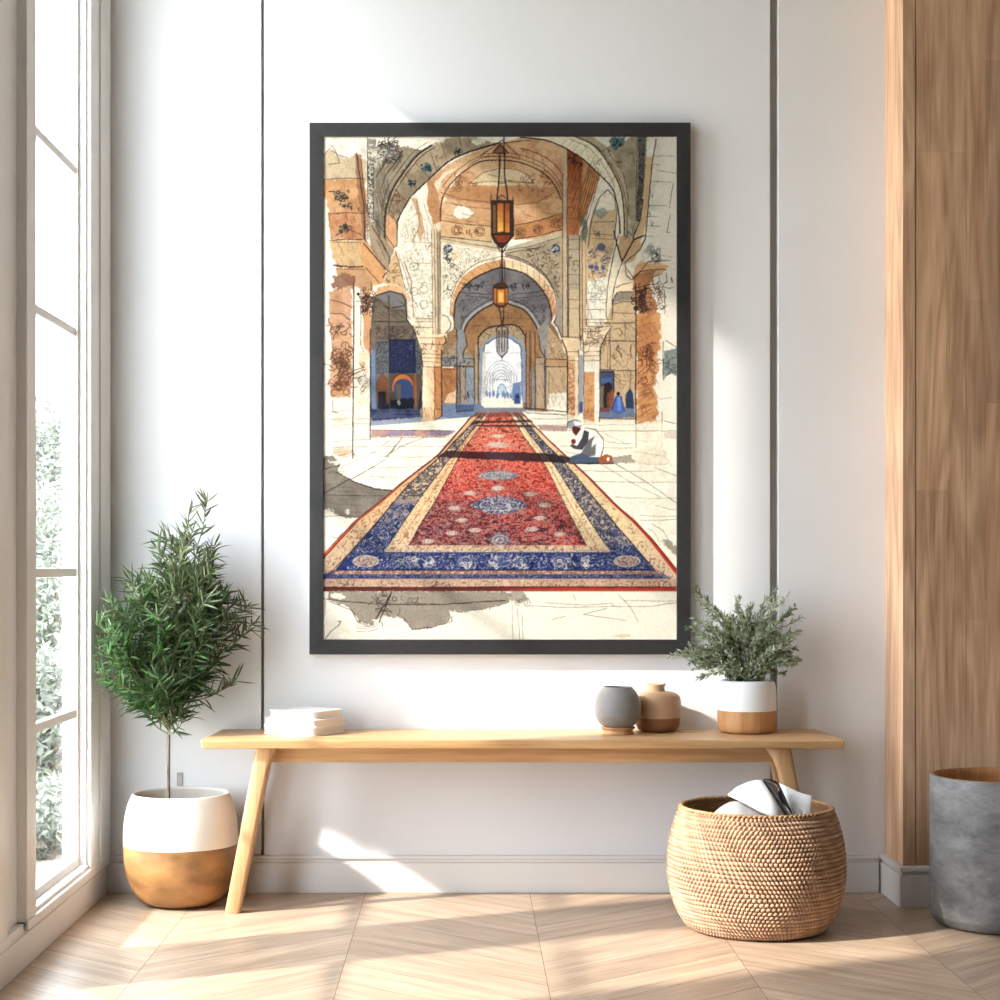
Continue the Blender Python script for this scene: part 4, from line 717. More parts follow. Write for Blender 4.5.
    for p in ([(545, 602), (562, 603.5), (588, 604.5), (611, 603), (614, 606)], [(528, 605), (560, 607), (625, 606)], [(624, 600), (650, 600.5), (677, 601)], [(627, 606), (650, 606), (677, 602)], [(618, 594), (630, 606), (638, 621)], [(606, 608), (583, 614), (604, 617), (625, 620)], [(552, 619), (566, 616)], [(512, 605), (513, 639)], [(517, 606), (520, 639)], [(522, 612), (523, 639)], [(573, 594), (576, 600)], [(652, 524), (662, 530), (668, 538)], [(648, 528), (655, 533), (660, 545)], [(515, 592), (517, 601)]): L(p, (84, 74, 64), .5, .65)
    P([(510, 591), (522, 591), (528, 600), (520, 603), (508, 600)], (150, 142, 128), a=.7, rag=2); P(ell(622, 635, 8, 1.6), (222, 200, 170), a=.8, rag=1.5); scr(515, 596, 530, 606, 10, (90, 80, 70), .5, .6, 3)
    P([(660, 540), (668, 538), (677, 546), (677, 556), (668, 548)], (128, 118, 104), a=.7, rag=2)
    # ------------------------------------------------------------------ hanging lamps
    for a_, b_ in (((480, 157), (502, 141)), ((502, 141), (520, 158))): L([a_, b_], INK, .8)
    L([(480, 148), (502, 144), (530, 141)], INK, .7); P([(493, 152), (500, 142), (508, 152), (505, 155), (497, 155)], (130, 84, 52), a=.8); L([(493, 154), (500, 146), (509, 154), (493, 154)], INK, .9); L([(504, 138), (504, 156)], INK, 1.2, .9)
    for x0_, x1_ in ((500, 497), (505, 508)): L([(x0_, 154), (x0_-.6, 175), (x1_, 200)], INK, 1.2, .95, .25, 2)
    L([(499, 184), (506, 184)], INK, .8); L([(497, 200), (502, 196), (508, 200)], INK, .9)
    P([(491.5, 201), (513, 201), (514, 236), (508, 244), (503, 249), (500, 249), (494, 243), (491, 236)], (54, 30, 20)); P(rect(497.5, 204, 503.5, 233), (176, 92, 38), col2=(244, 176, 66), grad=(0, 206, 0, 231), var=.2); P(rect(505, 204, 509.5, 233), (150, 78, 34), col2=(226, 140, 54), grad=(0, 208, 0, 234), var=.2); P(rect(493, 206, 496, 234), (120, 84, 56)); P([(494, 236), (511, 236), (506, 243), (498, 243)], (142, 52, 22), var=.3)
    L([(491, 196), (491.5, 236)], INK, .9); L([(513, 198), (514, 236), (508, 242)], INK, 1.); L([(491, 201.5), (513, 201.5)], INK, 1.1); L([(492, 235), (502, 233), (514, 236)], INK, 1.3); L([(504.3, 202), (504.3, 234)], INK, 1.); L([(497, 247), (502, 254), (507, 246)], INK, 1.4); L([(502, 250), (502.3, 283)], INK, 1.4, .95, .2, 2); L([(500, 262), (500, 283)], INK, .7); L([(505, 262), (505, 283)], INK, .7)
    P([(493, 286), (498, 283), (505, 283), (508.5, 287), (508.5, 304), (504, 308), (497, 308), (493, 304)], (70, 40, 26)); P(rect(497.5, 290, 504.5, 305), (236, 140, 48)); P(rect(499, 293, 503, 302), (252, 196, 96)); P(rect(494, 289, 496.5, 304), (186, 110, 56)); P(rect(505.5, 289, 507.8, 304), (186, 110, 56)); L([(493, 288), (508.5, 288)], INK, .8); L([(493, 304), (508, 304)], INK, .7)
    L([(499, 308), (501, 318), (502, 328)], INK, 1.2, .9); L([(504, 308), (503, 326)], INK, 1.1, .9)
    P([(496, 330), (508, 330), (509, 349), (505, 355), (502, 358), (498, 354), (495.5, 348)], (120, 114, 112), a=.5); 
    for x in (496.5, 499, 502, 505, 508): L([(x, 331), (x+(502-x)*.15, 352)], INK, .8, .85)
    L(arc(502, 332, 6, 6, 0, 180, 10), INK, .8); L([(497, 352), (502, 358), (507, 352)], INK, 1.); L([(502, 356), (502, 361)], INK, .7)
    # blooms of thinner and thicker wash, then fine pen flecks over the masonry
    up = np.clip((428-PY)/12, 0, 1)*np.clip((PX-326)/10, 0, 1)*np.clip((668-PX)/16, 0, 1)
    C[:] *= (1-up*.10*np.clip((N1-.5)*2.4, 0, 1)-up*.06*np.clip((N2-.55)*3, 0, 1))[..., None]
    k = (np.clip((.016-np.abs(.6*N3+.4*N6-.47))/.012, 0, 1)*np.clip((N2-.42)*4, 0, 1)*up*.38)[..., None]; C[:] = C*(1-k)+c((70, 52, 40))*k
    for x0_, y0_, x1_, y1_, n_, dx_, dy_ in ((331, 185, 362, 262, 26, 3, 9), (374, 150, 388, 236, 30, 2, 14), (444, 170, 560, 222, 40, 12, 3), (568, 152, 598, 232, 34, -5, 14), (442, 340, 474, 404, 34, 3, 8), (527, 340, 566, 404, 40, 3, 9), (600, 300, 634, 368, 24, 5, 6), (586, 240, 612, 330, 30, 2, 8), (404, 225, 436, 330, 40, 3, 8), (457, 276, 545, 312, 30, 8, 3), (424, 368, 440, 416, 20, 2, 6), (638, 318, 656, 420, 30, 4, 7)):
        hatch(x0_, y0_, x1_, y1_, n_, dx_, dy_, (74, 52, 38), .4, .5, 5)
    # paper tooth over everything
    C[:] *= (1+.05*(N4-.5)+.03*(N6-.5))[..., None]
    return np.clip(C, 0, 1)

def picture():
    X0, X1, Z0, Z1 = -.473, .6855, .728, 2.3445; yf = YB-.034
    root = thing('framed_picture', ((X0+X1)/2, YB-.017, Z0), 'large black framed print of an arched hall with a red carpet on the white wall', 'picture')
    o_ = -Vector(root.location)
    t = .0425; bm = bmesh.new()
    # four mitred bars with a small step towards the print
    def bar(a, b, c, d):
        A = [bm.verts.new((p[0], yf, p[1])) for p in (a, b, c, d)]; B = [bm.verts.new((p[0], YB-.002, p[1])) for p in (a, b, c, d)]
        bm.faces.new(A); bm.faces.new(B[::-1])
        for i in range(4): bm.faces.new((A[i], B[i], B[(i+1) % 4], A[(i+1) % 4]))
    i0, i1, j0, j1 = X0+t, X1-t, Z0+t+.003, Z1-t
    g = .0002
    bar((X0, Z1), (X1, Z1), (i1, j1), (i0, j1)); bar((X0, Z0), (i0, j0), (i1, j0), (X1, Z0))
    bar((X0, Z0+g), (X0, Z1-g), (i0, j1-g), (i0, j0+g)); bar((X1, Z0+g), (i1, j0+g), (i1, j1-g), (X1, Z1-g))
    bmesh.ops.recalc_face_normals(bm, faces=bm.faces); bmesh.ops.translate(bm, verts=bm.verts, vec=o_)
    obj('frame', bm, FRAMEM, root, bevel=.0015)
    A = paint_print(); H, Wd = A.shape[:2]; H, Wd = H//2*2, Wd//2*2; A = A[:H, :Wd].reshape(H//2, 2, Wd//2, 2, 3).mean((1, 3)); H, Wd = A.shape[:2]
    A = .90*A+.10*A.mean(-1, keepdims=True); A = A**1.08; A = np.where(A <= .04045, A/12.92, ((A+.055)/1.055)**2.4)*.64
    gx, gz = np.meshgrid(np.linspace(i0-.001, i1+.001, Wd), np.linspace(j1+.001, j0-.001, H))
    V = np.stack([gx, np.full_like(gx, YB-.0295), gz], -1).reshape(-1, 3)+np.array(o_)
    idx = np.arange(H*Wd).reshape(H, Wd); Q = np.stack([idx[1:, :-1], idx[1:, 1:], idx[:-1, 1:], idx[:-1, :-1]], -1).reshape(-1, 4)
    mesh_np('print', V, Q, toned('print_paper', .75, .15), root, A.reshape(-1, 3), label='ink and watercolour drawing of arches, hanging lamps, a patterned red and blue carpet and a kneeling man')
    bm = bmesh.new(); box(bm, i0-.01, i1+.01, YB-.028, YB-.003, j0-.01, j1+.01); bmesh.ops.translate(bm, verts=bm.verts, vec=o_)
    obj('backing_board', bm, plain('backing_card', (120, 100, 80), .9), root)
picture()

# ================================================================ BENCH
def bench():
    x0, x1, y0, y1 = -.757, 1.088, 5.0, 5.33; zt = .5; th = .026
    root = thing('bench', ((x0+x1)/2, (y0+y1)/2, 0), 'long light oak bench with splayed legs standing against the white wall', 'bench')
    cx, cy = root.location.x, root.location.y
    bm = bmesh.new(); a, b, c, d = x0-cx, x1-cx, y0-cy, y1-cy
    tp = .016
    T_ = [(a, c), (b, c), (b-tp, d), (a+tp, d)]
    lo = [(a+.006, c+.004), (b-.006, c+.004), (b-tp-.006, d), (a+tp+.006, d)]
    A = [bm.verts.new((p[0], p[1], zt-th)) for p in lo]; B = [bm.verts.new((p[0], p[1], zt)) for p in T_]
    bm.faces.new(A[::-1]); bm.faces.new(B)
    for i in range(4): bm.faces.new((A[i], A[(i+1) % 4], B[(i+1) % 4], B[i]))
    obj('bench_top', bm, OAK, root, bevel=.004)
    def leg(sx, front):
        """a tapering rounded leg that curves into the rail at its head"""
        xt = -.578 if sx < 0 else .914; xf = -.668 if sx < 0 else 1.004
        yt, yb = (5.055, 5.035) if front else (5.285, 5.30)
        if not front: xt += sx*.018; xf += sx*.02
        xt -= cx; xf -= cx; yt -= cy; yb -= cy; bm = bmesh.new(); rings = []
        for k in range(15):
            t = k/14; z = (zt-th)*t; s = t
            x = xf+(xt-xf)*s; y = yb+(yt-yb)*s; hw = .0225+.003*t; hd = .019+.004*t; ex = 0
            if t > .82: ex = ((t-.82)/.18)**2.2*(.022 if sx > 0 else .010)
            pts = []
            for q in range(20):
                an = 2*math.pi*q/20; cu, su = math.cos(an), math.sin(an)
                ux = math.copysign(abs(cu)**.55, cu)*hw; uy = math.copysign(abs(su)**.55, su)*hd
                if ux*sx < 0: ux -= sx*ex*abs(cu)
                pts.append(bm.verts.new((x+ux, y+uy, z)))
            rings.append(pts)
        for i in range(14):
            for q in range(20): bm.faces.new((rings[i][q], rings[i][(q+1) % 20], rings[i+1][(q+1) % 20], rings[i+1][q]))
        bm.faces.new(rings[0][::-1]); bm.faces.new(rings[-1]); obj('leg', bm, OAKLEG, root, smooth=True, bevel=.001)
    for sx in (-1, 1):
        leg(sx, True); leg(sx, False)
    for yy_ in (5.085, 5.262):
        bm = bmesh.new(); box(bm, -.575-cx, .90-cx, yy_-cy, yy_+.022-cy, zt-th-.048, zt-th); obj('rail', bm, OAK, root, bevel=.003)
    for xx_ in (-.575, .895):
        bm = bmesh.new(); box(bm, xx_-cx-.011, xx_-cx+.011, 5.106-cy, 5.263-cy, zt-th-.036, zt-th); obj('cross_rail', bm, OAKLEG, root, bevel=.003)
bench()

# ================================================================ ON THE BENCH
def books():
    A = Vector((-.441, 5.088, .5)); rz = math.radians(-32)
    W_, D_ = .194, .170
    cover = plain('white_cover', (246, 243, 240), .5, .01); pages = plain('page_edges', (244, 238, 230), .8, .03, 200, .2, 300, .1, (.05, .05, 8))
    z = .5
    spec = [(1., 1., .025, 0, 'white book with rounded corners, lowest of the stack on the left end of the bench'), (.985, .985, .023, 1.5, 'white book in the middle of the stack on the left end of the bench'), (.90, .88, .023, -2.0, 'smaller white book lying on top of the stack at the left end of the bench')]
    for i, (sw, sd, h, dr, lab) in enumerate(spec):
        ww, dd = W_*sw, D_*sd
        u = Vector((math.cos(rz), math.sin(rz), 0)); v = Vector((-math.sin(rz), math.cos(rz), 0))
        ctr = A-u*W_/2+v*D_/2+v*(.006 if i == 2 else 0)
        root = thing('book', (ctr.x, ctr.y, z), lab, 'book', 'white books on the bench', rz+math.radians(dr))
        def rr_(w_, d_, r, n=6):
            P = []
            for sx, sy, a0 in ((1, 1, 0), (-1, 1, 90), (-1, -1, 180), (1, -1, 270)):
                for k in range(n+1):
                    a = math.radians(a0+90*k/n); P.append((sx*(w_/2-r)+r*math.cos(a), sy*(d_/2-r)+r*math.sin(a)))
            return P
        bm = bmesh.new(); prism(bm, rr_(ww-.006, dd-.006, .017), .0032, h-.0032); obj('pages', bm, pages, root, bevel=.001)
        for z0, z1 in ((0, .0035), (h-.0035, h)):
            bm = bmesh.new(); prism(bm, rr_(ww, dd, .020), z0, z1); obj('cover', bm, cover, root, bevel=.0014)
        bm = bmesh.new(); box(bm, -ww/2-.0002, -ww/2+.0035, -dd/2+.020, dd/2-.020, .001, h-.001); obj('spine', bm, cover, root, bevel=.001)
        z += h
books()
def pt(r0, pts, dz=0): return [(r, z) for r, z in pts]
GREYC = plain('grey_stoneware', (134, 130, 127), .5, .10, 14, .15, 90)
TERRA = wood('turned_wood', (206, 160, 114), (160, 108, 70), 'z', 1.5, .5)
def grey_vase():
    c = (.4525, 5.185); root = thing('vase', (c[0], c[1], .5), 'round grey stoneware vase on a small wooden foot', 'vase')
    k = 1/335.
    prof = spl([(.034, .021), (.050, .027), (.0645, .048), (.0690, .073), (.0655, .100), (.0560, .122), (.0430, .1385)], 8)+[(.0415, .1398), (.0395, .1385)]+spl([(.0395, .1385), (.052, .12), (.061, .098), (.0645, .073), (.06, .05), (.045, .032), (0, .028)], 5)[1:]
    bm = bmesh.new(); lathe(bm, prof, 64)
    obj('vase_body', bm, GREYC, root, smooth=True)
    bm = bmesh.new(); lathe(bm, [(0, 0), (.047, 0), (.049, .002), (.045, .007), (.044, .012), (.0515, .0175), (.0515, .0205), (.040, .0225), (0, .0225)], 64)
    obj('vase_foot', bm, TERRA, root, bevel=.0008, label='turned wooden foot')
grey_vase()
BROWN = plain('tan_clay', (190, 152, 120), .5, .08, 9, .1, 60); BROWN2 = plain('brown_glaze', (142, 96, 66), .42, .08, 9, .05, 60)
def brown_vase():
    c = (.5795, 5.268); root = thing('vase', (c[0], c[1], .5), 'squat tan clay jug with a short spout, its lower band darker brown', 'vase')
    low = spl([(.040, 0), (.056, .004), (.066, .020), (.0695, .042)], 7)
    bm = bmesh.new(); lathe(bm, [(0, 0)]+low, 64); obj('lower_band', bm, BROWN2, root, smooth=True, label='darker brown glazed lower band')
    up = spl([(.0695, .042), (.070, .07), (.0695, .094), (.064, .108), (.050, .1165), (.034, .120), (.0285, .121)], 7)
    bm = bmesh.new(); lathe(bm, up, 64); obj('vase_body', bm, BROWN, root, smooth=True)
    bm = bmesh.new(); lathe(bm, spl([(.0285, .1195), (.0275, .128), (.0275, .1405)], 4)+[(.0268, .1425), (.0248, .1415), (.0240, .125), (.0240, .06)], 48); bmesh.ops.translate(bm, verts=bm.verts, vec=(-.006, 0, 0)); obj('neck', bm, BROWN, root, smooth=True)
    bm = bmesh.new(); rings = []
    tube(bm, [(.0195, 0, .136), (.0215, 0, .1415), (.0225, 0, .1475)], [.004, .0032, .0018], 10); obj('spout', bm, BROWN2, root, smooth=True)
brown_vase()
WHITEG = plain('white_glaze', (240, 240, 240), .38, .01, 6, .02, 40, .4)
RAWCLAY = wood('pale_wood_band', (210, 158, 108), (164, 112, 70), 'z', 1.6, .5)
GOLDW = plain('bronze_wash', (158, 114, 70), .42, .34, 9, .08, 40, .4, (1, 1, 1.8))
SOIL = plain('soil', (74, 56, 42), .95, .3, 80, .8, 120)

def leaves_np(P, D, N, Ln, Wd, bend, cols, segs=3):
    """lens-shaped folded blades: base point, direction, face normal, length, width, droop, colour"""
    m = len(P); V = []; Fq = []; Cc = []
    ts = np.linspace(0, 1, segs+1); prof = np.sin(np.pi*np.clip(ts*.86+.12, 0, 1))**.8; prof[-1] = .04
    side = np.cross(D, N); side /= np.linalg.norm(side, axis=1)[:, None]+1e-9
    for k, t in enumerate(ts):
        ctr = P+D*(Ln*t)[:, None]+N*(bend*Ln*t*t)[:, None]
        h = (Wd*prof[k]*.5)[:, None]
        V += [ctr-side*h+N*h*.5, ctr+side*h+N*h*.5, ctr-N*h*.25]
        Cc += [cols, cols, cols*.92]
    V = np.stack(V, 1).reshape(-1, 3); Cc = np.stack(Cc, 1).reshape(-1, 3); base = (np.arange(m)*(segs+1)*3)[:, None]
    for k in range(segs):
        a = k*3; Fq.append(np.concatenate([base+a, base+a+2, base+a+5, base+a+3], 1)); Fq.append(np.concatenate([base+a+2, base+a+1, base+a+4, base+a+5], 1))
    return V, np.concatenate(Fq), Cc
LEAF = toned('narrow_leaves', .5, .35, .22); LEAF2 = toned('silver_green_leaves', .65, .2, .2)
BARK = plain('thin_bark', (110, 98, 86), .8, .15, 60, .3, 200); STEMG = plain('green_stem', (128, 130, 96), .7, .1, 60)
def unit(v): return v/(np.linalg.norm(v, axis=-1, keepdims=True)+1e-9)

def big_plant():
    c = Vector((-.839, 5.165, 0)); root = thing('potted_tree', c, 'tall slim-stemmed potted tree with dense narrow green leaves beside the window', 'plant')
    prof = spl([(.092, .004), (.122, .020), (.149, .065), (.1645, .122), (.1675, .179)], 8)
    up = spl([(.1675, .179), (.1675, .208), (.1645, .250), (.1550, .295), (.1415, .326)], 8)
    pot = bpy.data.objects.new('planter', None)
    bm = bmesh.new(); lathe(bm, [(0, .0), (.085, 0)]+prof, 96); po_ = obj('pot_base', bm, GOLDW, root, smooth=True, label='mottled golden brown lower half of the pot')
    bm = bmesh.new(); lathe(bm, up+[(.1395, .3285), (.1370, .3275), (.1365, .325)]+spl([(.1365, .325), (.150, .293), (.158, .25)], 5)[1:]+[(.160, .235)], 96); obj('pot', bm, plain('white_ceramic', (232, 226, 216), .45, .01), root, smooth=True, label='smooth white upper half of the pot')
    bm = bmesh.new(); lathe(bm, [(0, .252), (.08, .250), (.156, .244)], 48); obj('soil', bm, SOIL, root, smooth=True)
    rng = np.random.RandomState(3)
    sx = -.035                                                   # the stem stands left of the pot's middle
    stem = spl([(sx, 0, .245), (sx-.001, 0, .40), (sx+.001, .002, .56), (sx+.004, .0, .70), (sx+.018, 0, .90), (sx+.045, 0, 1.05), (sx+.062, 0, 1.17)], 5)
    bm = bmesh.new(); n = len(stem); tube(bm, stem, [.0052-.0038*(i/n) for i in range(n)], 8); obj('trunk', bm, BARK, root, smooth=True)
    st = np.array(stem)
    # branch tips spread over the crown's outline, taken from its width at each height
    zs = np.array([.545, .60, .66, .72, .78, .84, .90, .96, 1.02, 1.10, 1.17]); lw = np.array([.02, .09, .17, .22, .235, .225, .19, .15, .11, .055, .01]); rw = np.array([.015, .09, .13, .155, .185, .205, .18, .13, .10, .045, .01])
    branches = []; bm = bmesh.new(); P, D, N, L_, W_, CO = [], [], [], [], [], []
    def leafset(pts, dens, big):
        pts = np.array(pts)
        seg = np.diff(pts, axis=0); ln = np.linalg.norm(seg, axis=1); tot = ln.sum(); m = int(tot*dens)
        for _ in range(m):
            q = rng.rand()**.8; s = q*tot; i = min(len(seg)-1, int(np.searchsorted(np.cumsum(ln), s))); p = pts[i]+seg[i]*rng.rand(); d0 = seg[i]/ln[i]
            o = unit(rng.normal(size=3)); o = unit(o-d0*o.dot(d0)); d = unit(d0*rng.uniform(.35, .9)+o*rng.uniform(.5, 1.)+np.array([0, 0, -.12+.3*rng.rand()]))
            nn = unit(np.cross(d, rng.normal(size=3))); 
            if nn[2] < 0: nn = -nn
            P.append(p); D.append(d); N.append(nn); L_.append(big*rng.uniform(.034, .078)); W_.append(rng.uniform(.0045, .0078))
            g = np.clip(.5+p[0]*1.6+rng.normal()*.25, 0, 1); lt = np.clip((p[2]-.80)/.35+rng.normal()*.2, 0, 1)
            a = np.array(lin((66, 108, 54))[:3])*(1-g)+np.array(lin((60, 58, 40))[:3])*g; a = a*(1-.55*lt)+np.array(lin((142, 150, 112))[:3])*.55*lt  # leaves darken towards the right: the side light is put into their colour
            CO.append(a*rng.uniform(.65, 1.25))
    for k in range(185):
        z = np.interp(rng.rand(), np.linspace(0, 1, 11), zs*1.0); z = .56+.60*rng.beta(1.6, 1.9)
        th = rng.uniform(0, 2*math.pi); q = rng.uniform(.45, 1.0)**.6
        w_ = (np.interp(z, zs, lw) if math.cos(th) < 0 else np.interp(z, zs, rw))*q
        cz = z-.07-.35*w_; base_z = max(.50, min(cz, 1.10)); b0 = np.array([np.interp(base_z, st[:, 2], st[:, 0]), 0, base_z])
        tip = np.array([np.interp(min(z, 1.16), st[:, 2], st[:, 0])+math.cos(th)*w_, math.sin(th)*w_*.82, z])
        tip[0] = max(tip[0], -.205-.04*max(0, -tip[1]/.15)); tip[1] = min(tip[1], .15)
        mid = (b0+tip)/2+np.array([0, 0, -.02+.02*rng.rand()])+rng.normal(size=3)*.008
        pts = spl([tuple(b0), tuple(mid), tuple(tip)], 4); tube(bm, pts, [.0022-.0016*i/len(pts) for i in range(len(pts))], 5)
        leafset(pts[2:], 165, 1.)
    leafset(stem[-12:], 120, .8)
    for tip, b0 in (((.10, 0, 1.06), (.02, 0, .88)), ((.078, 0, 1.19), (.05, 0, 1.06)), ((.20, -.02, .88), (.05, 0, .74)), ((.225, -.03, .835), (.08, 0, .73)), ((-.20, -.06, .84), (-.07, 0, .72)), ((-.213, -.19, .835), (-.07, -.03, .72)), ((-.210, -.20, .77), (-.06, -.03, .68)), ((-.214, -.20, .70), (-.05, -.02, .62)), ((-.19, -.15, .90), (-.05, -.02, .78)), ((-.06, 0, 1.03), (-.02, 0, .86)), ((.17, -.03, .665), (.01, 0, .60)), ((-.225, -.08, .70), (-.08, 0, .62)), ((-.14, -.03, .60), (-.04, 0, .55))):
        m_ = tuple((np.array(tip)+np.array(b0))/2+np.array([0, 0, -.02])); pts = spl([b0, m_, tip], 4); tube(bm, pts, [.002-.0014*i/len(pts) for i in range(len(pts))], 5); leafset(pts[2:], 200, .9)
    obj('branches', bm, STEMG, root, smooth=True)
    P, D, N = map(np.array, (P, D, N)); L_ = np.array(L_); W_ = np.array(W_)
    end = P+D*L_[:, None]; lim = c.x
    keep = (end[:, 0]+lim > -1.072) & (end[:, 1]+c.y < YB-.02) & (P[:, 0]+lim > -1.07)
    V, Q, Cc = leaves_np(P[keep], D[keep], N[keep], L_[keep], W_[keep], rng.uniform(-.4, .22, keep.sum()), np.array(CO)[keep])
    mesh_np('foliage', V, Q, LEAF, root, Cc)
big_plant()

def herb():
    c = Vector((.843, 5.235, .5)); root = thing('potted_plant', c, 'bushy grey-green herb in a small white and tan pot on the bench', 'plant')
    low = spl([(.066, 0), (.079, .004), (.0855, .016), (.0872, .040), (.0872, .067)], 6)
    up = spl([(.0872, .067), (.0872, .10), (.0862, .13), (.0825, .148), (.077, .1545)], 6)
    bm = bmesh.new(); lathe(bm, [(0, 0)]+low, 72); obj('pot_base', bm, RAWCLAY, root, smooth=True, label='tan unglazed lower band of the pot')
    bm = bmesh.new(); lathe(bm, up+[(.0745, .1560), (.0715, .1550), (.0705, .148), (.078, .12), (.080, .09)], 72); obj('pot', bm, WHITEG, root, smooth=True, label='white glazed upper part of the pot')
    bm = bmesh.new(); lathe(bm, [(0, .130), (.074, .127)], 40); obj('soil', bm, SOIL, root, smooth=True)
    rng = np.random.RandomState(12); bm = bmesh.new(); P, D, N, L_, W_, CO = [], [], [], [], [], []
    # tips as seen in the photograph (across, above the bench) with a depth picked per sprig
    hand = [(-.203, .245), (-.237, .232), (-.170, .345), (-.158, .43), (-.152, .395), (-.178, .315), (-.09, .36), (-.045, .385), (-.02, .40), (.0, .385), (.045, .40), (.065, .38), (.088, .43), (.098, .405), (.108, .41), (.12, .36), (.165, .345), (.150, .305), (.163, .30), (.10, .205), (.115, .175), (-.12, .18), (-.14, .21), (-.09, .205), (.06, .18), (.13, .25), (-.17, .26), (-.16, .19), (-.15, .165), (-.17, .21), (-.19, .235), (-.10, .29), (.14, .38), (-.12, .33), (-.06, .30)]
    tips = [(x, rng.uniform(-.08, .03), z) for x, z in hand]
    for _ in range(120):
        a = rng.uniform(0, math.pi); r = rng.uniform(.35, 1.)**.5
        x = math.cos(a)*.155*r-.005; z = .20+math.sin(a)*.175*r; tips.append((x, rng.uniform(-.12, .07)*math.sqrt(max(0, 1-(x/.18)**2))-.01, z))
    for t in tips:
        b0 = np.array([rng.uniform(-.04, .04), rng.uniform(-.04, .035), .13]); tip = np.array(t); tip[1] = min(tip[1], .085)
        mid = b0*.45+tip*.55+np.array([(-.12)*(tip[0])*1.0, 0, .03]); pts = spl([tuple(b0), tuple(mid), tuple(tip)], 5)
        tube(bm, pts, [.0014-.0008*i/len(pts) for i in range(len(pts))], 4); p_ = np.array(pts); seg = np.diff(p_, axis=0); ln = np.linalg.norm(seg, axis=1); tot = ln.sum()
        pale = rng.rand(); m = int(tot*rng.uniform(360, 520))
        for _ in range(m):
            s = rng.uniform(.18, 1)*tot; i = min(len(seg)-1, int(np.searchsorted(np.cumsum(ln), s))); p = p_[i]+seg[i]*rng.rand(); d0 = seg[i]/ln[i]
            if p[2] < .14: continue
            o = unit(rng.normal(size=3)); d = unit(d0*rng.uniform(.5, 1.)+o*.75); nn = unit(np.cross(d, rng.normal(size=3))); nn = nn if nn[2] > 0 else -nn
            P.append(p+o*.002); D.append(d); N.append(nn); L_.append(rng.uniform(.009, .021)); W_.append(rng.uniform(.0034, .0068))
            a = np.array(lin((132, 148, 106))[:3])*(1-pale)+np.array(lin((212, 218, 198))[:3])*pale; a = a*rng.uniform(.55, 1.3); CO.append(a)
    obj('stems', bm, STEMG, root); P, D, N = map(np.array, (P, D, N)); L_ = np.array(L_)
    V, Q, Cc = leaves_np(P, D, N, L_, np.array(W_), rng.uniform(-.1, .2, len(P)), np.array(CO), 2); V[:, 1] = np.minimum(V[:, 1], YB-.006-c.y)
    mesh_np('foliage', V, Q, LEAF2, root, Cc)
herb()

